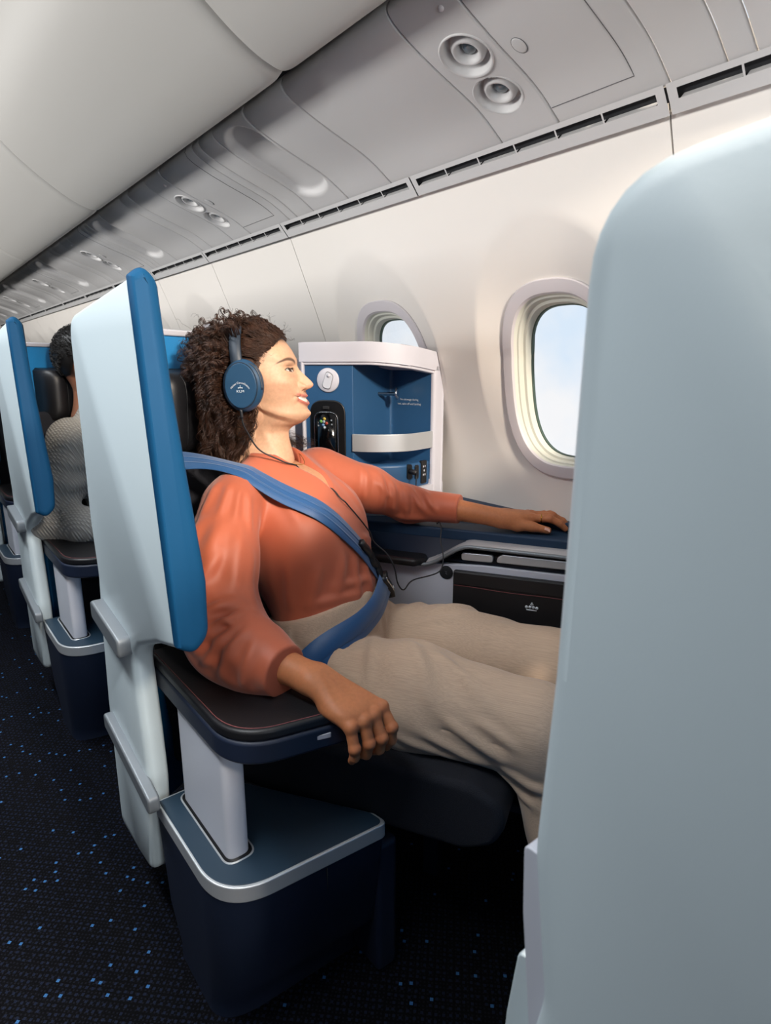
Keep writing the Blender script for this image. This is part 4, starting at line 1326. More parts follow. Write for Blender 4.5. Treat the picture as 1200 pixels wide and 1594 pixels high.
    paint(.85 * inup, '#a8544c'); paint(.85 * inlo, '#b25c52')
    paint(.95 * ing * (ing > .2), '#3a1512')
    teeth = step(gaph * .95 - np.abs(C - gap_c - .3), .35) * step(29 - np.abs(B), .8) * lipmask
    paint(.97 * teeth, '#f2ebe0')
    paint(.95 * gs(10.0, -36.6, 4.2, 1.9) * front, '#35160f')
    # eye
    ab_ = np.abs(B)
    ex = (ab_ - 31.5) / 13.5
    lid_u = 5.3 + 4.4 * np.clip(1 - ex ** 2, 0, 1) ** .75 + ex * .9; lid_l = 5.3 - 3.0 * np.clip(1 - ex ** 2, 0, 1) ** .8 + ex * .9
    ine = step(lid_u - C, .35) * step(C - lid_l, .35) * (np.abs(ex) < 1) * front
    paint(ine, '#e6ddd4')
    ir = np.hypot(ab_ - 31.0, C - 6.2)
    paint(ine * step(6.3 - ir, .3), '#4a2d1a'); paint(ine * step(2.5 - ir, .3), '#0b0706')
    paint(.97 * np.exp(-((C - lid_u - .4) / 1.35) ** 2) * (np.abs(ex) < 1.12) * front, '#1b100c')
    paint(.6 * np.exp(-((C - lid_l) / .8) ** 2) * (np.abs(ex) < 1) * front, '#4a2a20')
    # brow
    bx = (ab_ - 33) / 24.0
    bc = 24.8 + 3.8 * (1 - (bx - .05) ** 2 * 1.7) - 3.2 * np.clip(bx, 0, 2) ** 2
    bw = 3.6 * np.clip(1 - bx * .55, .25, 1.2)
    paint(.86 * np.exp(-((C - bc) / bw) ** 4) * step(1 - np.abs(bx), .05) * front, '#2d1a12')
    # scalp tinted hair brown
    hl = 66 - 34 * np.clip((np.abs(T) - .45) / .7, 0, 1) ** 1.2 - 90 * np.clip((np.abs(T) - 1.25) / .6, 0, 1)
    scalp = step(C - hl, 3.0) * (C > -60)
    paint(.92 * scalp, '#2a1a13')
    return V, Q, col.reshape(-1, 3)

HEAD_O = np.array([-0.138, 0.0, 1.166]); HEAD_YAW = math.radians(17)
def head_to_seat(v, o=None, yaw=None):
    o = HEAD_O if o is None else o; yaw = HEAD_YAW if yaw is None else yaw
    v = np.asarray(v, float); c, s = math.cos(yaw), math.sin(yaw)
    r = np.empty_like(v)
    r[:, 0] = o[0] + c * v[:, 0] - s * v[:, 1]; r[:, 1] = o[1] + s * v[:, 0] + c * v[:, 1]; r[:, 2] = o[2] + v[:, 2]
    return r

# ------------------------------------------------------------------ the woman
f32 = lambda a: np.array(a, np.float32)
def torso_core(p):
    d = ell(p, (.014, 0, .63), (.112, .150, .15))
    d = smin(d, ell(p, (-.055, 0, .80), (.118, .150, .17)), .06)
    d = smin(d, ell(p, (-.002, -.070, .822), (.060, .070, .074)), .05)
    d = smin(d, ell(p, (-.002, .074, .828), (.060, .070, .074)), .05)
    d = smin(d, ell(p, (.000, 0, .76), (.088, .125, .10)), .05)
    d = smin(d, cone(p, (-.125, -.140, .921), (-.105, .145, .930), .052, .052), .05)
    d = smin(d, cone(p, (-.128, 0, .955), (-.125, 0, 1.0), .075, .052), .05)
    return d
R_SH, R_EL, R_CU = (-.118, -.170, .904), (-.052, -.300, .700), (.098, -.342, .672)
L_SH, L_EL, L_CU = (-.085, .160, .922), (.085, .315, .826), (.228, .305, .828)
def fold(p, n, f, ph, warp=0.0, seed=1):
    q = p @ (f32(n) / np.linalg.norm(n))
    s = np.sin(q * f + ph + (vnoise(p, 22, seed) * warp if warp else 0))
    return s
def bump3(p, c, r): 
    q = (p - f32(c)) / f32(r)
    return np.exp(-(q * q).sum(1))
class Ridges:
    """soft creases whose end points are first laid onto a base surface"""
    def __init__(self, base, specs):
        self.items = []
        for (a, b, w, h) in specs:
            q = np.linspace(f32(a), f32(b), 4).astype(np.float32)
            for _ in range(8):
                e = .004; g = np.empty_like(q)
                for i in range(3):
                    s = np.zeros(3, np.float32); s[i] = e
                    g[:, i] = (base(q + s) - base(q - s)) / (2 * e)
                g /= np.linalg.norm(g, axis=1)[:, None] + 1e-6
                q = (q - g * base(q)[:, None]).astype(np.float32)
            self.items.append((q, w, h))
    def __call__(self, p, d):
        for q, w, h in self.items:
            c = q.mean(0); R = np.abs(q - c).max(0) + 4 * w
            m = np.all(np.abs(p - c) < R, axis=1)
            if not m.any(): continue
            x = p[m]; best = None; tt = None
            for i in range(3):
                a, ab = q[i], q[i + 1] - q[i]
                t = np.clip(((x - a) @ ab) / (ab @ ab + 1e-9), 0, 1)
                e = ((x - a - t[:, None] * ab) ** 2).sum(1)
                if best is None: best, tt = e, t / 3
                else:
                    k = e < best; best = np.where(k, e, best); tt = np.where(k, (i + t) / 3, tt)
            env = np.clip(np.sin(np.clip(tt, .03, .97) * math.pi) * 1.3, 0, 1)
            d[m] -= h * env * (np.exp(-best / (w * w)) - .45 * np.exp(-best / (5.3 * w * w)))
        return d
def blouse_r0(p):
    rs = smin(cone(p, R_SH, (-.098, -.238, .815), .060, .068), cone(p, (-.098, -.238, .815), R_EL, .068, .067), .03)
    rf = smin(cone(p, R_EL, (.03, -.325, .680), .064, .058), cone(p, (.03, -.325, .680), R_CU, .058, .047), .03)
    return smin(smin(rs, rf, .045), ell(p, (.00, -.325, .655), (.085, .045, .034)), .03)
def blouse_l0(p):
    l = smin(cone(p, L_SH, (.0, .25, .872), .062, .054), cone(p, (.0, .25, .872), L_EL, .054, .045), .03)
    return smin(l, cone(p, L_EL, L_CU, .044, .037), .03)
RG_T = Ridges(torso_core, (((.075, -.065, .80), (.075, -.095, .70), .012, .009), ((.085, -.03, .79), (.105, -.045, .695), .011, .010), ((.088, .005, .785), (.118, .0, .70), .010, .009),
    ((.05, -.115, .79), (.035, -.14, .68), .012, .009), ((.085, .035, .80), (.12, .035, .705), .010, .009), ((.06, -.10, .735), (.118, .03, .722), .009, .007), ((.02, -.14, .70), (.10, -.04, .705), .009, .007),
    ((.0, -.145, .80), (-.01, -.155, .68), .013, .008), ((-.03, .03, .93), (.06, .085, .84), .010, .005), ((-.045, .05, .935), (.03, .12, .87), .010, .006), ((-.05, .09, .945), (.0, .14, .90), .009, .006),
    ((-.05, -.09, .93), (.02, -.13, .86), .012, .005), ((.085, .02, .815), (.09, .085, .79), .010, .007), ((.03, .125, .80), (.075, .09, .72), .013, .009), ((-.01, -.10, .90), (.06, -.02, .86), .012, .004)))
RG_R = Ridges(blouse_r0, (((-.02, -.30, .755), (-.085, -.365, .735), .010, .015), ((.005, -.305, .735), (-.075, -.372, .700), .009, .014), ((.02, -.320, .722), (-.05, -.375, .668), .009, .013),
    ((.035, -.335, .722), (.0, -.385, .655), .010, .011), ((-.115, -.320, .74), (-.04, -.370, .715), .010, .011), ((.055, -.345, .715), (.045, -.385, .645), .010, .010), ((-.03, -.36, .76), (.01, -.345, .74), .008, .010),
    ((-.045, -.235, .90), (-.035, -.300, .76), .020, .011), ((-.08, -.255, .915), (-.075, -.320, .76), .019, .011), ((-.12, -.245, .91), (-.13, -.305, .77), .018, .010),
    ((-.02, -.225, .86), (.0, -.290, .745), .015, .009), ((-.150, -.225, .90), (-.155, -.280, .77), .018, .008), ((-.06, -.28, .85), (-.10, -.32, .76), .011, .009),
    ((-.075, -.185, .968), (-.060, -.235, .895), .009, .006), ((-.098, -.190, .972), (-.092, -.245, .895), .009, .006), ((-.125, -.19, .97), (-.13, -.245, .89), .009, .006), ((-.05, -.175, .958), (-.03, -.215, .87), .009, .006)))
RG_L = Ridges(blouse_l0, (((.03, .235, .925), (.045, .23, .82), .009, .010), ((.06, .255, .905), (.07, .25, .80), .009, .011), ((.09, .28, .885), (.10, .265, .795), .009, .011), ((.0, .21, .935), (.01, .20, .84), .010, .009),
    ((.085, .30, .88), (.15, .265, .815), .008, .010), ((.12, .31, .873), (.18, .27, .82), .008, .008), ((.06, .26, .80), (.15, .28, .795), .009, .008), ((.02, .22, .90), (.08, .235, .85), .009, .007)))
def blouse(p):
    d = torso_core(p)
    d = RG_T(p, d)
    d = d - .005 * bump3(p, (.07, 0, .715), (.12, .16, .03))
    d = d - .0022 * fold(p, (.25, 1.0, .18), 95, .4, 1.6, 3) * bump3(p, (.09, -.04, .735), (.09, .15, .08))
    r = RG_R(p, blouse_r0(p))
    r = r - .0035 * fold(p, (.55, -.2, 1.0), 150, .8, 1.8, 5) * bump3(p, (-.035, -.33, .715), (.08, .09, .06))
    d = smin(d, r, .014)
    l = RG_L(p, blouse_l0(p))
    d = smin(d, l, .020)
    # armhole seam
    q = cone(p, (-.085, -.15, .985), (-.02, -.165, .83), .0, .0)
    d = d + .0020 * np.exp(-(q / .0035) ** 2)
    # placket below the V
    q = cone(p, (-.03, .0, .93), (.10, .012, .72), .0, .0)
    d = d - .0022 * np.exp(-(q / .012) ** 4)
    # open cuffs
    cut = (p - f32(R_CU)) @ f32((.93, -.26, -.10)) 
    d = np.where((p[:, 1] < -.2) & (p[:, 0] > .02), smax(d, cut - .006, .004), d)
    cut = (p - f32(L_CU)) @ f32((1, 0, 0))
    d = np.where((p[:, 1] > .22) & (p[:, 0] > .15), smax(d, cut, .004), d)
    # V neck and neck hole
    wdg = np.abs(p[:, 1] + .004 - .10 * (p[:, 2] - .92)) - np.clip((p[:, 2] - .918) * .62, -1, .052)
    wdg = np.maximum(wdg, -(p[:, 0] + .13))
    hole = np.sqrt((p[:, 0] + .122) ** 2 + p[:, 1] ** 2) - .056
    hole = np.maximum(hole, .955 - p[:, 2])
    d = smax(d, -np.minimum(wdg, hole), .004)
    d = np.maximum(d, .60 - p[:, 2])
    return d
def leg0(p, s):
    t = chain(p, [(.0, s * .085, .530), (.26, s * .110, .532), (.50, s * .125, .526)], (.098, .101, .086), .04)
    return smin(t, chain(p, [(.50, s * .125, .528), (.585, s * .125, .33), (.655, s * .125, .10)], (.078, .078, .088), .05), .03)
_TR = (((.06, .05, .655), (.02, .16, .60), .011, .012), ((.10, .05, .650), (.10, .17, .585), .011, .012), ((.15, .06, .645), (.20, .17, .57), .013, .012), ((.22, .07, .64), (.32, .18, .56), .014, .010),
    ((.30, .20, .53), (.44, .19, .47), .011, .012), ((.34, .20, .56), (.47, .19, .50), .011, .011), ((.24, .20, .52), (.40, .20, .455), .011, .010), ((.40, .195, .565), (.49, .19, .53), .011, .010),
    ((.10, .20, .55), (.26, .20, .47), .013, .010), ((.13, .205, .52), (.22, .20, .46), .011, .009), ((.44, .19, .46), (.53, .16, .42), .010, .016), ((.45, .195, .49), (.54, .17, .455), .010, .014), ((.42, .17, .435), (.52, .10, .40), .010, .014), ((.28, .10, .64), (.42, .17, .58), .013, .008), ((.18, .03, .63), (.30, .08, .635), .012, .008))
RG_TR = {s_: Ridges(lambda p, s_=s_: leg0(p, s_), [((a[0], s_ * a[1], a[2]), (b[0], s_ * b[1], b[2]), w, h) for a, b, w, h in _TR]) for s_ in (-1, 1)}
hip0 = lambda p: smin(ell(p, (.012, 0, .555), (.135, .168, .122)), ell(p, (.014, 0, .64), (.120, .158, .12)), .05)
RG_H = Ridges(hip0, (((.10, -.02, .668), (.03, -.13, .625), .010, .011), ((.115, .0, .655), (.055, -.12, .595), .010, .011), ((.12, .05, .65), (.09, .14, .60), .010, .010), ((-.02, -.165, .64), (.03, -.165, .60), .007, .010), ((.13, .02, .66), (.14, .01, .60), .008, .010), ((.0, -.15, .66), (.0, -.165, .59), .007, .009)))
def trousers(p):
    d = ell(p, (.012, 0, .555), (.135, .168, .122))
    d = smin(d, ell(p, (.014, 0, .64), (.120, .158, .12)), .05)
    for s in (-1, 1):
        t = chain(p, [(.0, s * .085, .530), (.26, s * .110, .532), (.50, s * .125, .526)], (.098, .101, .086), .04)
        sh = chain(p, [(.50, s * .125, .528), (.585, s * .125, .33), (.655, s * .125, .10)], (.078, .078, .088), .05)
        t = smin(t, sh, .03)
        t = RG_TR[s](p, t)
        t = t - .0030 * fold(p, (.45, .1, .9), 90, .4, 1.8, 13 + s) * bump3(p, (.30, s * .15, .56), (.20, .10, .08))
        # side seam
        qd = cone(p, (.02, s * .20, .56), (.50, s * .205, .525), .0, .0)
        t = t + .0025 * np.exp(-(qd / .003) ** 2)
        d = smin(d, t, .016)
    d = RG_H(p, d)
    d = smax(d, p[:, 2] - (.668 + .34 * p[:, 0]), .006)
    d = smax(d, .440 - .10 * np.clip(p[:, 0] - .43, 0, 1) * 30 - p[:, 2], .012)
    d = np.maximum(d, .085 - p[:, 2])
    return d
# right hand: hanging relaxed over the end of the armrest
RW = (.146, -.338, .668)
rk = [(.243, -.377, .617), (.258, -.357, .621), (.266, -.337, .623), (.272, -.316, .627)]
rp = [(.252, -.382, .584), (.268, -.361, .585), (.282, -.341, .586), (.292, -.321, .597)]
rd = [(.250, -.378, .566), (.261, -.356, .561), (.276, -.337, .562), (.290, -.318, .571)]
rt = [(.243, -.373, .555), (.248, -.350, .553), (.263, -.331, .552), (.280, -.314, .553)]
def r_hand(p):
    d = cone(p, (.02, -.322, .682), RW, .036, .0255)
    d = smin(d, ell(p, (.158, -.338, .663), (.035, .028, .020)), .02)
    for i, k in enumerate(rk):
        w = (RW[0] + .015, RW[1] + (i - 1.5) * .009 * -1 * -1, RW[2] - .003)
        w = (RW[0] + .015, RW[1] - .014 + i * .010, RW[2] - .003)
        d = smin(d, cone(p, w, k, .017, .0112), .014)
    d = smin(d, ell(p, (.212, -.345, .632), (.040, .036, .015)), .016)
    for i in range(4):
        s = (.0093, .0100, .0104, .0100)[i]
        fgr = chain(p, [rk[i], rp[i], rd[i], rt[i]], (s * 1.02, s * .98, s * .86, s * .72), .004)
        fgr = smin(fgr, ell(p, rk[i] + np.array((.001, 0, .003)), (.0095, .0088, .0085)), .006)
        fgr = smin(fgr, ell(p, np.array(rp[i]) + np.array((.002, -.001, .001)), (.0088, .0092, .0088)), .004)
        d = smin(d, fgr, .0045)
    th = chain(p, [(.165, -.318, .658), (.205, -.298, .632), (.232, -.291, .606), (.246, -.290, .585)], (.016, .0128, .0108, .0085), .006)
    d = smin(d, th, .010)
    # tendons
    for i in range(4):
        d = smin(d, cone(p, (RW[0] + .025, RW[1] - .010 + i * .008, RW[2] + .014), np.array(rk[i]) + np.array((-.012, 0, .0075)), .0035, .0040), .007)
    return d
# left hand: resting flat on the console
lk = [(.402, .352, .809), (.399, .374, .810), (.392, .395, .808), (.381, .413, .804)]
lp = [(.445, .356, .811), (.447, .382, .813), (.438, .406, .810), (.420, .428, .804)]
ld = [(.468, .361, .800), (.472, .388, .800), (.462, .413, .798), (.438, .436, .795)]
lt = [(.482, .365, .787), (.487, .392, .787), (.476, .418, .787), (.449, .441, .787)]
def l_hand(p):
    d = cone(p, (.20, .302, .828), (.315, .308, .815), .028, .0235)
    d = smin(d, ell(p, (.335, .322, .811), (.035, .026, .018)), .02)
    for i, k in enumerate(lk):
        d = smin(d, cone(p, (.335, .308 + i * .012, .811), k, .0165, .0110), .014)
    for i in range(4):
        s = (.0100, .0102, .0098, .0088)[i]
        fg = chain(p, [lk[i], lp[i], ld[i], lt[i]], (s * 1.02, s * .96, s * .86, s * .72), .004)
        fg = smin(fg, ell(p, np.array(lk[i]) + np.array((0, 0, .002)), (.0100, .0090, .0090)), .006)
        fg = smin(fg, ell(p, np.array(lp[i]) + np.array((0, 0, .001)), (.0092, .0092, .0088)), .004)
        d = smin(d, fg, .0045)
    th = chain(p, [(.335, .306, .806), (.372, .318, .796), (.408, .326, .794), (.444, .332, .787)], (.0165, .0140, .0112, .0088), .008)
    d = smin(d, th, .010)
    return d

woman = empty('person', sw(0, 0, .45))
tag(woman, 'smiling woman in terracotta blouse and beige trousers, wearing headphones, looking out the window', 'person')
def person_parts():
    # body: head and neck, chest, forearms with hands, in one mesh
    parts = []
    V, Q, Cc = head_field()
    parts.append((head_to_seat(V), Q, Cc))
    sk = np.array(lin('#c08c68')[:3])
    v, q = sdf_mesh(lambda p: smax(torso_core(p) + .0075, p[:, 2] - .972, .03), (-.22, -.22, .58), (.11, .22, 1.03), .005)
    parts.append((v, q, np.tile(sk, (len(v), 1))))
    hk = np.array(lin('#b8744c')[:3]); kn = np.array(lin('#9c5038')[:3])
    for fn, lo, hi, joints in ((r_hand, (.02, -.42, .53), (.33, -.26, .73), rk + rp), (l_hand, (.195, .25, .765), (.51, .47, .87), lk + lp)):
        v, q = sdf_mesh(fn, lo, hi, .0017)
        c = np.tile(hk, (len(v), 1))
        for j in joints:
            w = (.45 * np.exp(-((v - np.array(j)) ** 2).sum(1) / .011 ** 2))[:, None]; c = c * (1 - w) + kn * w
        parts.append((v, q, c))
    # nails
    n = 0; VV, QQ, CC = [], [], []
    for v, q, c in parts:
        VV.append(v); QQ.append(q + n); CC.append(c); n += len(v)
    o = np_mesh('body', swa(np.concatenate(VV)), np.concatenate(QQ), SKIN, woman, True, np.concatenate(CC))
    # thumbnail on the left hand
    vs = []
    for i in range(9):
        for j in range(7):
            a = (i / 8 - .5); b = (j / 6 - .5)
            vs.append(sw(.444 + a * .013, .3285 + b * .0105 - .0045, .7953 - .0030 * (b * 2) ** 2 - a * .0045 - .0012 * (a * 2) ** 4 - .0026 * (b < 0) * abs(b) * 2))
    fs = [(i * 7 + j, i * 7 + j + 1, (i + 1) * 7 + j + 1, (i + 1) * 7 + j) for i in range(8) for j in range(6)]
    mesh_obj('thumb_nail', vs, fs, mat('nail', '#d9a795', .25), o)
    v, q = sdf_mesh(blouse, (-.23, -.42, .58), (.26, .38, 1.05), .0042)
    np_mesh('blouse', swa(v), q, M['blouse'], woman)
    v, q = sdf_mesh(trousers, (-.16, -.26, .07), (.78, .26, .78), .0050)
    np_mesh('trousers', swa(v), q, M['trouser'], woman)
    for s in (-1, 1):
        sf = lambda p: np.maximum(smin(chain(p, [(.64, s * .125, .075), (.70, s * .125, .05), (.83, s * .130, .035)], (.045, .042, .034), .03), cone(p, (.655, s * .125, .12), (.65, s * .125, .06), .042, .042), .02), .004 - p[:, 2])
        v, q = sdf_mesh(sf, (.55, s * .125 - .07, 0), (.90, s * .125 + .07, .20), .006)
        np_mesh('shoe', swa(v), q, M['shoe'], woman)
person_parts()
# ------------------------------------------------------------------ hair
def hw(a):
    """head space (millimetres) -> world"""
    return swa(head_to_seat(np.asarray(a, float) * 0.001))
def hair_woman():
    rng = np.random.RandomState(7)
    # dark under-volume
    def mass(p):
        d = ell(p, (-102, 0, 42), (58, 70, 54))
        d = smin(d, ell(p, (-92, 0, -70), (42, 62, 100)), 30)
        cap = ell(p, (-21, 0, 12), (94.5, 75, 91.5))
        cap = np.maximum(cap, (p[:, 0] - (-8 + (p[:, 2] + 25) * .56)) * .87)
        d = smin(d, cap, 8)
        d = np.maximum(d, -(p[:, 2] + 185))
        return d - 5.0 * vnoise(p, .11, 31) * np.clip((-p[:, 0] - 50) / 40, 0, 1)
    v, q = sdf_mesh(lambda p: mass(p), (-190, -100, -200), (60, 100, 125), 2.2)
    parts_v, parts_q = [hw(v)], [q]; n = len(v)
    def skull(th, c):
        """approximate scalp point for azimuth th (0 = front) and height c"""
        s = math.sqrt(max(0.0, 1 - ((c - 12) / 92.5) ** 2))
        return np.array([-21 + 96 * s * math.cos(th), 76.5 * s * math.sin(th), c])
    def strand(P, r0, r1, helix=0.0, turns=0.0, ph=0.0, grow=0.25):
        nonlocal n
        K = max(14, int(turns * 11) + 10)
        C = catmull(P, max(2, K // (len(P) - 1)))
        m = len(C); t = np.linspace(0, 1, m)
        if helix > 0:
            T = np.gradient(C, axis=0); T /= np.linalg.norm(T, axis=1)[:, None] + 1e-9
            ref = np.array([.3, .9, .2]); N = np.cross(T, ref); N /= np.linalg.norm(N, axis=1)[:, None] + 1e-9
            B = np.cross(T, N)
            g = np.clip((t - grow * .4) / max(grow, .01), 0, 1)[:, None] * helix
            w = (t * turns * 2 * math.pi + ph)[:, None]
            C = C + g * (np.cos(w) * N + np.sin(w) * B)
        # stay under the headphones
        m_ = (((C[:, 0] + 18) / 47) ** 2 + ((C[:, 2] + 25) / 59) ** 2 < 1) & (C[:, 1] < -72); C[m_, 1] = -72
        m_ = np.abs(C[:, 0] + 26 + 15 * np.clip((C[:, 2] - 8) / 98, 0, 1)) < 15
        e_ = np.sqrt((C[:, 1] / 92) ** 2 + ((C[:, 2] - 8) / 98) ** 2); m_ &= (e_ > .95) & (C[:, 2] > -10) & (C[:, 2] < 88)
        C[m_, 1] *= .95 / e_[m_]; C[m_, 2] = 8 + (C[m_, 2] - 8) * .95 / e_[m_]
        rad = r0 + (r1 - r0) * t
        vs = []
        T = np.gradient(C, axis=0); T /= np.linalg.norm(T, axis=1)[:, None] + 1e-9
        N = np.cross(T, [0.21, .33, .92]); N /= np.linalg.norm(N, axis=1)[:, None] + 1e-9
        B = np.cross(T, N)
        for k in range(3):
            a = 2.094 * k
            vs.append(C + rad[:, None] * (math.cos(a) * N + math.sin(a) * B))
        V = np.stack(vs, 1).reshape(-1, 3)
        i, j = np.meshgrid(np.arange(m - 1), np.arange(3), indexing='ij'); jn = (j + 1) % 3
        Q = np.stack([i * 3 + j, i * 3 + jn, (i + 1) * 3 + jn, (i + 1) * 3 + j], -1).reshape(-1, 4)
        parts_v.append(hw(V)); parts_q.append(Q + n); n += len(V)
    def lock(P, count, spread, helix, length, r=0.55):
        P = np.asarray(P, float); ph = rng.uniform(0, 6.28)
        turns = length / rng.uniform(20, 30)
        for k in range(count):
            off = rng.normal(size=3) * spread
            W = np.linspace(0.35, 1, len(P))[:, None]
            strand(P + off * W, r * rng.uniform(.8, 1.2), r * .5, helix * rng.uniform(.8, 1.2), turns * rng.uniform(.92, 1.08), ph + rng.normal() * .35)
    # swept-back clumps from the hairline
    for k in range(230):
        th = rng.uniform(-1.78, 1.78)
        at = abs(th)
        c0 = np.interp(at, [0, .45, .8, 1.1, 1.4, 1.75], [76, 74, 60, 40, 10, -26]) + abs(rng.normal()) * 3.0
        sg = np.sign(th) if th else 1
        lift = rng.uniform(3.0, 6.0); hx = rng.uniform(1.2, 3.4); tn = rng.uniform(2.5, 5.0); ph = rng.uniform(0, 6.28)
        bow = np.interp(at, [0, .7, 1.3, 1.75], [24, 20, 14, 10]) * rng.uniform(.7, 1.2)
        for q in range(11):
            th_ = th + rng.normal() * .022; c_ = c0 + rng.normal() * 1.6
            R = skull(th_, c_); out = R - np.array([-21, 0, 12]); out /= np.linalg.norm(out)
            P = [R - out * 1.0, R + out * 1.2 + np.array([-2.0, 0, .4])]
            for s_ in range(1, 5):
                f = s_ / 4
                t2 = th_ + sg * f * (math.pi * .80 - at) * (.75 if at > .5 else .55 + .25 * at)
                cc = min(c_ + bow * math.sin(f * math.pi * .62) - f * 26 * (at > .8), 101)
                Q_ = skull(t2, cc); o = Q_ - np.array([-21, 0, 12]); o /= np.linalg.norm(o)
                P.append(Q_ + o * (lift * (.55 + .45 * f) + 5 * f + rng.normal() * .7))
            strand(P, .48, .40, hx * rng.uniform(.7, 1.2), tn, ph + rng.normal() * .3, .45)
    # fine baby hair along the hairline
    for k in range(150):
        th = rng.uniform(-1.5, 1.5); at = abs(th)
        c0 = np.interp(at, [0, .45, .8, 1.1, 1.4, 1.75], [74, 71, 56, 35, 4, -30]) - abs(rng.normal()) * 2
        R = skull(th, c0); out = R - np.array([-21, 0, 12]); out /= np.linalg.norm(out)
        d = np.array([-.8, np.sign(th) * .3, .5])
        strand([R, R + out * 1.5 + d * 5, R + out * 2.5 + d * 11 + rng.normal(size=3), R + out * 3 + d * 17], .25, .12, .6, 1, rng.uniform(0, 6), .4)
    # curls on top of the head, just behind the hairline
    for k in range(90):
        th = rng.uniform(-1.0, 1.0); c0 = rng.uniform(72, 98)
        R = skull(th, c0) - np.array([rng.uniform(0, 34), 0, 0]); R[2] = min(106, R[2] + rng.uniform(2, 12))
        P = [R, R + [-14, rng.normal() * 6, rng.uniform(2, 9)], R + [-34, rng.normal() * 9, rng.uniform(-3, 8)], R + [-58, rng.normal() * 12, rng.uniform(-14, 4)]]
        lock(P, 9, 1.6, rng.uniform(4, 7), 75)
    # back volume: curls radiating from the crown and nape
    for k in range(175):
        th = math.pi + rng.uniform(-1.75, 1.75); c0 = rng.uniform(-45, 95)
        R = skull(th, c0)
        d = R - np.array([-30, 0, 20]); d /= np.linalg.norm(d)
        d = d + np.array([-.55, 0, .1]); d /= np.linalg.norm(d)
        L1 = rng.uniform(28, 62) * (1.0 if c0 > 0 else .65)
        A = R + d * L1 * .5; B_ = R + d * L1 + [0, 0, -8]
        drop = rng.uniform(30, 110) if c0 < 70 else rng.uniform(10, 60)
        E_ = B_ + [rng.uniform(-14, 22), rng.normal() * 12, -drop]
        lock([R, A, B_, (B_ + E_) / 2 + [-8, rng.normal() * 6, 0], E_], 10, 1.9, rng.uniform(4.5, 8.5), 55 + drop)
    # long waves falling behind the near ear to the shoulder
    for k in range(80):
        b0 = rng.uniform(-78, 30)
        R = np.array([rng.uniform(-95, -32), b0, rng.uniform(-45, 5)])
        sx = rng.uniform(-1, 1)
        E_ = np.array([-92 + 40 * sx + rng.normal() * 8, b0 * .92 - 6 + rng.normal() * 8, rng.uniform(-202, -160)])
        M1 = R + [-14 + rng.normal() * 8, -8 if b0 < 0 else 6, -50]; M2 = (M1 + E_) / 2 + [-6 + rng.normal() * 10, rng.normal() * 6, -4]
        lock([R, M1, M2, E_], 12, 2.6, rng.uniform(3.5, 6.5), 110)
    # lock in front of the neck below the ear cup
    for k in range(10):
        R = np.array([-8 + rng.normal() * 6, -66 + rng.normal() * 3, -55]); E_ = np.array([-48 + rng.normal() * 9, -66 + rng.normal() * 6, -182 + rng.normal() * 12])
        lock([R, R + [4, -4, -32], (R + E_) / 2 + [8, -4, -16], E_], 9, 1.8, 4.0, 100)
    # hair over the far shoulder
    for k in range(26):
        R = np.array([-40 + rng.normal() * 10, 62, -70.]); E_ = np.array([rng.uniform(10, 100), 92 + rng.normal() * 12, -168 + rng.normal() * 7])
        lock([R, [-22 + rng.normal() * 6, 76, -122], [E_[0] * .35, 90, -156 + rng.normal() * 7], E_], 6, 3.2, 5.0, 110, .42)
    # stray wisps
    for k in range(110):
        th = rng.uniform(0, 6.28); c0 = rng.uniform(20, 100); R = skull(th, c0)
        if R[0] > 25 and c0 < 70: continue
        d = R - np.array([-25, 0, 10]); d /= np.linalg.norm(d); d += rng.normal(size=3) * .5
        if R[0] < -60: R = R + d * 26
        strand([R, R + d * 9, R + d * 13 + rng.normal(size=3) * 4, R + d * 16 + rng.normal(size=3) * 7], .28, .16, rng.uniform(1, 4), 1.5, rng.uniform(0, 6), .3)
    o = np_mesh('hair', np.concatenate(parts_v), np.concatenate(parts_q), M['hair'], woman)
    o['kind'] = 'stuff'
    # eyelashes of the near eye
    vs, fs = [], []
    for k in range(16):
        x = k / 15 * 2 - 1; b = -(31.5 + 12.5 * x)
        c = 5.3 + 4.4 * max(0, 1 - x * x) ** .75 + x * .9
        a0 = 69.0 - 6.5 * max(0, x) ** 1.5
        A = np.array([a0, b, c]); B_ = A + [3.4, -1.6 - 1.2 * x, .4]; Cc = A + [5.4, -2.6 - 2.0 * x, 2.0]
        v, f = tube_data(hw(catmull([A, B_, Cc], 3)), np.linspace(.00035, .00012, 7), 4, False)
        m = len(vs); vs += list(v); fs += [tuple(i + m for i in q) for q in f]
    mesh_obj('eyelashes', vs, fs, M['lash'], woman)
hair_woman()

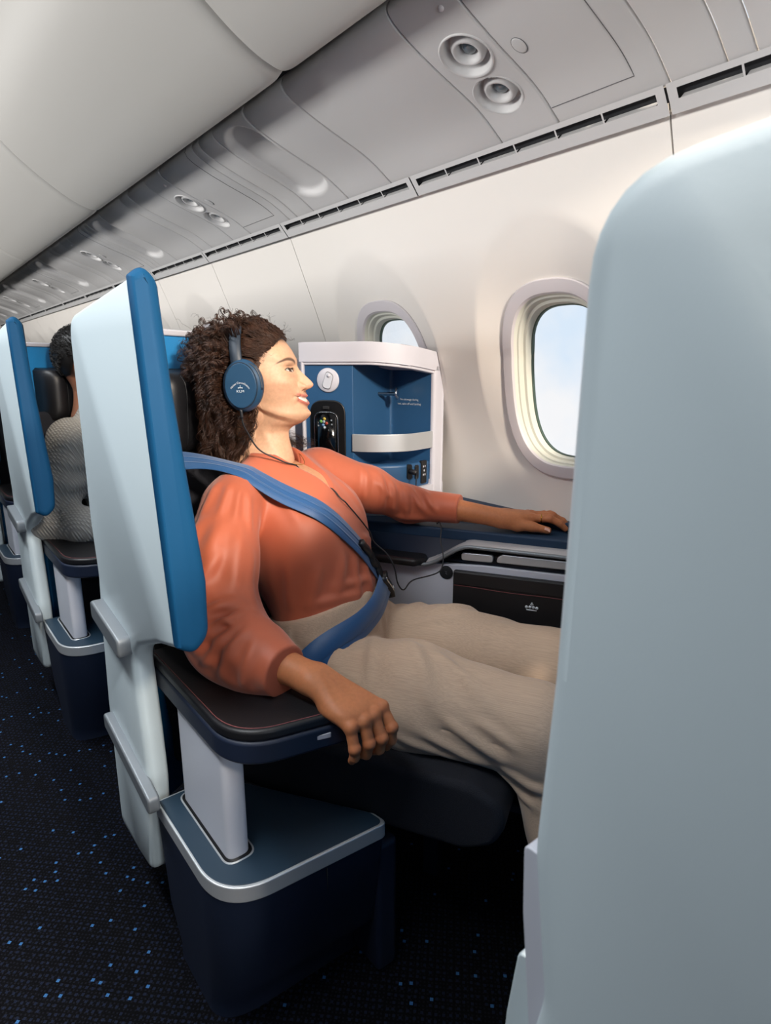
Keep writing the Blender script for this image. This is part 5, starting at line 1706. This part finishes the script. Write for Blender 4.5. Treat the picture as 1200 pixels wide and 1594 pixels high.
# ------------------------------------------------------------------ headphones
def make_headphones():
    t = empty('headphones', tuple(hw([[-22, 0, -30]])[0]))
    tag(t, 'navy over-ear headphones with white print, worn by the woman', 'headphones')
    mb = mat('headphone_navy', '#23435f', 0.36); md = mat('headphone_charcoal', '#25303d', 0.5); mc = mat('ear_cushion', '#20242c', 0.6)
    # band: arc over the head in the (left, up) plane
    pts, nr = [], []
    for k in range(49):
        a = math.radians(-8 + 196 * k / 48)
        b, c = 92 * math.cos(a), 8 + 98 * math.sin(a)
        pts.append([-26 - 15 * math.sin(a), -b, c]); nr.append([0, -math.cos(a), math.sin(a)])
    P = hw(pts); Nn = np.array([hw([np.array(p) + np.array(q)])[0] - hw([p])[0] for p, q in zip(pts, nr)])
    ribbon('headband', P, Nn, .023, .009, md, t)
    k0 = 7
    ribbon('headband_pad', P[k0:-k0] - Nn[k0:-k0] / np.linalg.norm(Nn[k0:-k0], axis=1)[:, None] * .006, Nn[k0:-k0], .019, .009, mc, t)
    for s in (-1, 1):
        def ring(name, spec, m, par, cap=True):
            vs, fs = [], []; n = 56
            for (ra, rc, b, da) in spec:
                for j in range(n):
                    q = 2 * math.pi * j / n
                    vs.append([-17 + da + ra * math.cos(q), s * b, -25 + rc * math.sin(q)])
            for i in range(len(spec) - 1):
                for j in range(n):
                    k = (j + 1) % n
                    fs.append((i * n + j, i * n + k, (i + 1) * n + k, (i + 1) * n + j))
            if cap: fs += [tuple(range(n)), tuple(range((len(spec) - 1) * n, len(spec) * n))]
            o = mesh_obj(name, hw(vs), fs, m, par, True, weld=True); autosmooth(o, 40); return o
        cup = ring('ear_cup', [(36, 48, 84, 0), (41.5, 53, 86, 0), (42, 53.5, 91, 0), (40, 51, 96, -1), (36, 48, 99, -2), (34.5, 46.5, 100.5, -2)], mb, t)
        ring('ear_cushion', [(26, 36, 72, 0), (34, 46, 71, 0), (39, 51, 74, 0), (40, 52, 80, 0), (36, 48, 85, 0)], mc, cup)
        ring('cup_plate', [(33.5, 45.5, 99, -2), (33, 45, 102.5, -2), (31.5, 43.5, 103.8, -2), (1, 1, 104.2, -2)], mb, cup)
        ring('cup_groove', [(35.5, 47.5, 99.4, -2), (34.3, 46.3, 100.9, -2), (33.2, 45.2, 100.6, -2)], md, cup, False)
        # yoke arm
        yk = [[0, 0, 0], [0, 0, 0], [-12, s * 95, 22], [8, s * 94.5, 13], [19, s * 94, -6], [23, s * 93.5, -32]]
        tube('yoke', hw(catmull(yk[2:], 6)), .0030, md, t, 8)
    # print on the near cup
    ink = M['whiteink']
    def text(name, body, size, place):
        cu = bpy.data.curves.new('txt', 'FONT'); cu.body = body; cu.size = size; cu.align_x = 'CENTER'; cu.resolution_u = 3
        ob = bpy.data.objects.new('tmp', cu); COL.objects.link(ob)
        dg = bpy.context.evaluated_depsgraph_get()
        me = bpy.data.meshes.new_from_object(ob.evaluated_get(dg)); bpy.data.objects.remove(ob)
        co = np.array([v.co[:] for v in me.vertices])
        W_ = hw([place(x, y) for x, y, _ in co])
        for v, w in zip(me.vertices, W_): v.co = w
        me.materials.clear(); me.materials.append(ink)
        o = bpy.data.objects.new(name, me); link(o, t)
    R_ = 19.5
    def arc(x, y):
        a = x / R_
        return (-19 + (R_ + y) * math.sin(a), -104.9, -40 + (R_ + y) * math.cos(a))
    text('cup_print', 'Noise Cancellation', 5.6, arc)
    text('cup_logo', 'KLM', 8.2, lambda x, y: (-19 + x * 1.05, -104.9, -38 + y * .86))
    pc = []
    for k in (-1.5, -.5, .5, 1.5): lathe('logo_crown', [(.0011, 0), (.0011, .0005), (.0001, .0006)], tuple(hw([[-19 + k * 2.6, -104.6, -28.4 - abs(k) * .4]])[0]), tuple(hw([[0, -1, 0]])[0] - hw([[0, 0, 0]])[0]), ink, t, 10)
    lathe('logo_crown', [(.0009, 0), (.0009, .0005), (.0001, .0006)], tuple(hw([[-19, -104.6, -25.2]])[0]), tuple(hw([[0, -1, 0]])[0] - hw([[0, 0, 0]])[0]), ink, t, 10)
    return t
phones = make_headphones()

# ------------------------------------------------------------------ straps and cables laid on the body
def dress(p):
    return np.minimum(blouse(p), trousers(p))
def on_body(P, lift, fn=dress, it=6):
    P = np.array(P, np.float32)
    def grad(p):
        e = .004; g = np.empty_like(p)
        for i in range(3):
            s = np.zeros(3, np.float32); s[i] = e
            g[:, i] = (fn(p + s) - fn(p - s)) / (2 * e)
        return g / (np.linalg.norm(g, axis=1)[:, None] + 1e-6)
    for _ in range(it):
        P = P - grad(P) * (fn(P) - lift)[:, None]
    return P, grad(P)
def smooth_path(P, it=8):
    P = np.array(P, float)
    for _ in range(it):
        P[1:-1] = .5 * P[1:-1] + .25 * (P[:-2] + P[2:])
    return P
def dirs(n):
    return swa(n) - swa(np.zeros_like(n))
M['strap'] = mat('belt_blue_webbing', '#1b4d7e', 0.45, sheen=0.3, bump=(1500, 0.4), bump_dist=0.0005)
M['cable'] = mat('cable_black', '#14161b', 0.45)
belt = empty('seat_belt', sw(.1, 0, .62))
tag(belt, 'blue three-point seat belt across the woman, with black buckle at her waist', 'seat belt')
def taut(P, lift, start=0, it=60, stiff=.5):
    """pull a path straight and push it out of the clothes"""
    Q = np.array(P, float)
    for k in range(it):
        Q[1:-1] = (1 - stiff) * Q[1:-1] + stiff * .5 * (Q[:-2] + Q[2:])
        q = Q.astype(np.float32); d = dress(q) - lift
        _, g = on_body(q, 0, it=0)
        push = np.clip(-d, 0, .02); push[:start] = 0; push[0] = push[-1] = 0
        Q = Q + g * push[:, None]
    return Q, g
def make_belt():
    P = catmull([(-.31, -.190, .990), (-.222, -.174, .993), (-.15, -.150, .988), (-.08, -.128, .955), (-.01, -.10, .905), (.052, -.05, .84), (.085, .010, .770), (.112, .050, .715)], 7)
    Q, Nn = taut(P, .0035, 8, 40, .35)
    Nn = np.array(Nn, float); Nn[:9] = [.10, -.80, .59]
    Nn = smooth_path(Nn, 60)
    w = np.interp(np.linspace(0, 1, len(Q)), [0, .55, .85, 1], [.051, .050, .040, .024])
    ribbon('shoulder_strap', swa(Q), dirs(Nn), w, .0022, M['strap'], belt)
    T = np.gradient(Q, axis=0); Bn = np.cross(T, Nn); Bn /= np.linalg.norm(Bn, axis=1)[:, None]
    for off in (-.010, .005):
        ribbon('strap_ridge', swa(Q[4:-8] + Bn[4:-8] * off + Nn[4:-8] * .0012), dirs(Nn[4:-8]), .005, .0012, M['strap'], belt)
    # lap strap, two layers
    P = catmull([(.124, .060, .700), (.114, .00, .674), (.097, -.07, .641), (.070, -.135, .600), (.03, -.185, .555), (-.02, -.215, .51)], 8)
    S_, N_ = taut(P, .0095, 0, 40, .35)
    N_ = smooth_path(N_, 60)
    ribbon('lap_strap', swa(S_), dirs(N_), .054, .0022, M['strap'], belt)
    T = np.gradient(S_, axis=0); Bn = np.cross(T, N_); Bn /= np.linalg.norm(Bn, axis=1)[:, None]
    K = 29
    ribbon('lap_strap_fold', swa(S_[:K] + N_[:K] * .0024 + Bn[:K] * .009), dirs(N_[:K]), .042, .0022, M['strap'], belt)
    # dark sleeve and buckle
    P = catmull([(.062, -.012, .800), (.080, .018, .765), (.100, .042, .730), (.122, .066, .696)], 6)
    S_, N_ = on_body(P, .010); 
    ribbon('buckle_sleeve', swa(S_), dirs(N_), np.linspace(.014, .026, len(S_)), .010, M['black'], belt)
    S2, N2 = on_body(catmull([(.112, .052, .715), (.126, .070, .690), (.136, .085, .668)], 4), .014)
    b = ribbon('buckle', swa(S2), dirs(N2), .030, .016, M['black'], belt)
    tube('buckle_ring', swa(on_body(catmull([(.118, .045, .712), (.130, .060, .694), (.138, .078, .676), (.128, .088, .684)], 4), .022)[0]), .0022, M['chrome'], belt, 8)
make_belt()
def make_cables():
    t = empty('headphone_cable', sw(.05, 0, .8)); tag(t, 'thin black headphone cable running down the blouse to the cabinet socket', 'cable')
    st = [(-.124, -.109, 1.094), (-.122, -.108, 1.066), (-.116, -.100, 1.045), (-.10, -.085, 1.008), (-.066, -.05, .974), (-.024, -.02, .929), (.02, 0, .884)]
    mid, _ = on_body([(.03, .008, .872), (.050, .030, .838), (.075, .050, .823), (.098, .070, .812), (.105, .085, .790)], .006)
    up, _ = on_body([(-.066, -.05, .974), (-.024, -.02, .929), (.02, 0, .884)], .007)
    P = [st[0], st[1], st[2], st[3]] + list(up) + list(mid) + [(.118, .085, .76), (.136, .088, .725), (.140, .094, .690), (.152, .105, .668), (.162, .13, .686), (.190, .18, .685), (.214, .20, .697), (.213, .216, .734), (.20, .232, .76), (.195, .255, .790), (.17, .30, .80), (.14, .36, .79)]
    C = smooth_path(catmull(P, 8), 3)
    for _ in range(4):
        q = C.astype(np.float32); _, g = on_body(q, 0, it=0)
        C = C + g * np.clip(.0035 - dress(q), 0, .03)[:, None]
        C[1:-1] = .6 * C[1:-1] + .2 * (C[:-2] + C[2:])
    tube('cord', swa(C), .0017, M['cable'], t, 7)
    tube('cord_boot', swa(C[:6]), .0032, M['cable'], t, 8)
    # the plug at the cabinet
    s = FPL - .052 - .098; p0 = fpath(s, .008); td = fpath(s, -.02)
    q = np.array([[p0[0], p0[1], .895], [td[0], td[1], .894]])
    tube('plug', q, .0075, M['cable'], t, 10)
    C2 = catmull([(td[0], td[1], .894), (td[0] - .012, td[1] - .012, .885), (td[0] - .015, td[1] - .014, .86), (td[0] - .012, td[1] - .012, .82), (td[0] - .03, td[1] - .03, .785)], 6)
    tube('cord', C2, .0017, M['cable'], t, 7)
make_cables()
# ring and necklace
rg = sw(.424, .354, .8105); ax = np.array(sw(.445, .356, .811)) - np.array(sw(.402, .352, .809)); ax /= np.linalg.norm(ax)
M['gold'] = mat('gold', '#d9a84e', .2, metal=1.0)
_x = np.cross(ax, [0, 0, 1]); _x /= np.linalg.norm(_x); _y = np.cross(ax, _x)
o = tube('finger_ring', [np.array(rg) + .0104 * (math.cos(a) * _x + math.sin(a) * _y) for a in np.linspace(0, 2 * math.pi, 33)], .0012, M['gold'], None, 8)
tag(o, "thin gold ring on the woman's hand that rests on the console", 'ring')
_nk, _ = on_body(catmull([(-.10, -.055, .985), (-.078, -.03, .966), (-.062, -.012, .955), (-.056, .003, .956), (-.062, .02, .970), (-.085, .045, .985)], 6), .0012, lambda p: torso_core(p) + .0075)
o = tube('necklace', swa(_nk), .0008, M['gold'], None, 6); tag(o, 'fine gold necklace at the open neck of the blouse', 'necklace')

# ------------------------------------------------------------------ handset in the cabinet dock
def make_handset():
    c = fpath(.078, 0); td = fpath(.10) - fpath(.06); td /= np.linalg.norm(td); nd = np.array([td[1], -td[0]])
    t = empty('handset', (c[0], c[1], .90)); tag(t, 'black touchscreen handset with silver rim in the blue cabinet dock', 'handset')
    f3 = lambda a, b, d: (c[0] + td[0] * (a - .001) + nd[0] * d, c[1] + td[1] * (a - .001) + nd[1] * d, .965 + b)
    rr = lambda w, h, r: round_poly([(-w, -h), (w, -h), (w, h), (-w, h)], r, 8)
    prism('handset_body', rr(.036, .095, .026), f3, -.006, .003, M['black'], t, bevel=.002)
    prism('screen', rr(.032, .090, .023), f3, .002, .0036, M['screen'], t, bevel=0)
    P = [f3(a, b, .0032) for a, b in rr(.0345, .0930, .0245)]; tube('rim', P + [P[0]], .0011, M['chrome'], t, 6)
    cols = ['#6aa84f', '#c9b24a', '#b04a3a', '#5f86b0', '#8fa3ad']
    for k, (a, b) in enumerate(((-.014, .068), (-.004, .075), (.002, .063), (-.008, .058), (-.006, .067), (.016, .071), (.017, .060), (-.022, .056))):
        lathe('screen_icon', [(.0042 if k < 5 else .0024, 0), (.0042 if k < 5 else .0024, .0003), (.0002, .0004)], f3(a, b, .0036), (nd[0], nd[1], 0), mat('icon', cols[k % 5] if k < 5 else '#8f9aa3', .4), t, 14)
    prism('dock_catch', round_poly([(-.009, .101), (.009, .101), (.009, .109), (-.009, .109)], .002, 4), f3, -.004, .002, M['dark'], t, bevel=.001)
make_handset()

# ------------------------------------------------------------------ the man in the seat behind
def make_man():
    t = empty('person', (S0[0], S0[1] + PITCH, .45))
    tag(t, 'man with short black hair and grey knitted sweater in the seat behind', 'person')
    dy = np.array([0, PITCH, 0])
    tow = lambda v: swa(v) + dy
    sk = mat('skin_man', '#7b4b34', .5, attr='tint', sss=.08)
    V, Q, C = head_field(); o_ = np.array([-.175, -.075, 1.205])
    hd = head_to_seat(V * np.array([1.04, 1.06, 1.04]), o_, math.radians(12))
    C = C * np.array([.42, .30, .26])
    hand = lambda p: smin(chain(p, [(.06, -.235, .665), (.12, -.21, .655), (.19, -.19, .63)], (.034, .030, .022), .02), ell(p, (.15, -.20, .645), (.045, .035, .02)), .02)
    v, q = sdf_mesh(hand, (.02, -.30, .58), (.24, -.14, .73), .004)
    VV = np.concatenate([hd, v]); QQ = np.concatenate([Q, q + len(hd)]); CC = np.concatenate([C, np.tile(np.array(lin('#7b4b34')[:3]) , (len(v), 1))])
    np_mesh('body', tow(VV), QQ, sk, t, True, CC)
    def sweater(p):
        d = ell(p, (-.10, -.02, .80), (.135, .185, .24))
        d = smin(d, cone(p, (-.165, -.20, .945), (-.155, .16, .95), .066, .066), .06)
        d = smin(d, cone(p, (-.165, -.06, .99), (-.165, -.065, 1.06), .085, .066), .05)
        a = chain(p, [(-.145, -.215, .925), (-.165, -.265, .80), (-.185, -.300, .685)], (.078, .074, .066), .04)
        a = smin(a, chain(p, [(-.185, -.300, .685), (-.05, -.285, .672), (.07, -.235, .668)], (.063, .056, .046), .03), .035)
        a = a - .006 * fold(p, (.8, -.2, .9), 120, .5, 1.4, 41) * bump3(p, (-.14, -.30, .72), (.08, .08, .06))
        a = a - .004 * fold(p, (.3, .1, 1), 90, .2, 1.6, 42) * bump3(p, (-.10, -.30, .85), (.09, .1, .1))
        d = smin(d, a, .03)
        return np.maximum(d, .55 - p[:, 2])
    v, q = sdf_mesh(sweater, (-.27, -.40, .54), (.16, .24, 1.09), .005)
    m = mat('sweater_grey_knit', '#b7b4ad', .9, sheen=.3)
    nt = m.node_tree; b = nt.nodes['Principled BSDF']; tc = nt.nodes.new('ShaderNodeTexCoord')
    mp = nt.nodes.new('ShaderNodeMapping'); mp.inputs['Rotation'].default_value = (0, 0, math.radians(30)); nt.links.new(tc.outputs['Object'], mp.inputs[0])
    hs = []
    for rot in (0.6, -0.6):
        w = nt.nodes.new('ShaderNodeTexWave'); w.wave_type = 'BANDS'; w.bands_direction = 'DIAGONAL'; w.inputs['Scale'].default_value = 42; w.inputs['Distortion'].default_value = 1.0
        m2 = nt.nodes.new('ShaderNodeMapping'); m2.inputs['Rotation'].default_value = (rot, rot, 0); nt.links.new(mp.outputs[0], m2.inputs[0]); nt.links.new(m2.outputs[0], w.inputs[0]); hs.append(w)
    mu = nt.nodes.new('ShaderNodeMath'); mu.operation = 'MULTIPLY'; nt.links.new(hs[0].outputs[1], mu.inputs[0]); nt.links.new(hs[1].outputs[1], mu.inputs[1])
    bp = nt.nodes.new('ShaderNodeBump'); bp.inputs['Strength'].default_value = 1.0; bp.inputs['Distance'].default_value = .004
    nt.links.new(mu.outputs[0], bp.inputs['Height']); nt.links.new(bp.outputs[0], b.inputs['Normal'])
    mr = nt.nodes.new('ShaderNodeMapRange'); mr.inputs['To Min'].default_value = .62; mr.inputs['To Max'].default_value = 1.1; nt.links.new(mu.outputs[0], mr.inputs[0])
    mx = nt.nodes.new('ShaderNodeMix'); mx.data_type = 'RGBA'; mx.blend_type = 'MULTIPLY'; mx.inputs[0].default_value = 1; mx.inputs[6].default_value = lin('#b7b4ad'); nt.links.new(mr.outputs[0], mx.inputs[7]); nt.links.new(mx.outputs[2], b.inputs['Base Color'])
    np_mesh('sweater', tow(v), q, m, t)
    def legs(p):
        d = ell(p, (-.04, 0, .555), (.16, .19, .13))
        for s in (-1, 1):
            d = smin(d, chain(p, [(-.02, s * .095, .55), (.48, s * .13, .55), (.60, s * .13, .10)], (.115, .088, .075), .05), .03)
        return np.maximum(np.maximum(d, .47 - .3 * np.clip((p[:, 0] - .42) * 20, 0, 2) - p[:, 2]), .09 - p[:, 2])
    v, q = sdf_mesh(legs, (-.22, -.26, .08), (.72, .26, .70), .009)
    np_mesh('trousers', tow(v), q, mat('trouser_dark', '#1a2230', .85), t)
    for s in (-1, 1):
        sf = lambda p: np.maximum(chain(p, [(.58, s * .13, .06), (.66, s * .13, .05), (.78, s * .135, .035)], (.048, .042, .034), .03), .004 - p[:, 2])
        v, q = sdf_mesh(sf, (.50, s * .13 - .07, 0), (.85, s * .13 + .07, .14), .008)
        np_mesh('shoe', tow(v), q, M['black'], t)
    # short tight curls
    rng = np.random.RandomState(3); vs, qs, n = [], [], 0
    for k in range(2600):
        th = rng.uniform(-math.pi, math.pi); c = rng.uniform(-50, 104)
        at = abs(th)
        if c < np.interp(at, [0, .5, 1.0, 1.35, 1.75, 2.2], [70, 66, 45, 10, 5, -50]): continue
        s = math.sqrt(max(0, 1 - ((c - 12) / 94) ** 2))
        R = np.array([-21 + 99 * s * math.cos(th), 78 * s * math.sin(th), c]); d = R - np.array([-21, 0, 12]); d /= np.linalg.norm(d)
        C = np.array([R + d * f * 9 + 2.6 * np.array([math.cos(f * 9 + k), math.sin(f * 9 + k), math.cos(f * 7 + 2 * k)]) for f in np.linspace(0, 1, 8)])
        v_, f_ = tube_data(C, .75, 3, False)
        vs.append(v_); qs.append(np.array(f_) + n); n += len(v_)
    capv, capq = sdf_mesh(lambda p: np.maximum(ell(p, (-21, 0, 12), (100.5, 79, 96)), (p[:, 0] - (-14 + (p[:, 2] + 20) * .62)) * .85), (-130, -90, -60), (80, 90, 115), 4)
    vs.append(capv); qs.append(capq + n)
    hv = np.concatenate(vs) * .001 * np.array([1.04, 1.06, 1.04])
    o = np_mesh('hair', tow(head_to_seat(hv, o_, math.radians(12))), np.concatenate(qs), mat('hair_black', '#0f0c0b', .5), t)
    o['kind'] = 'stuff'
make_man()
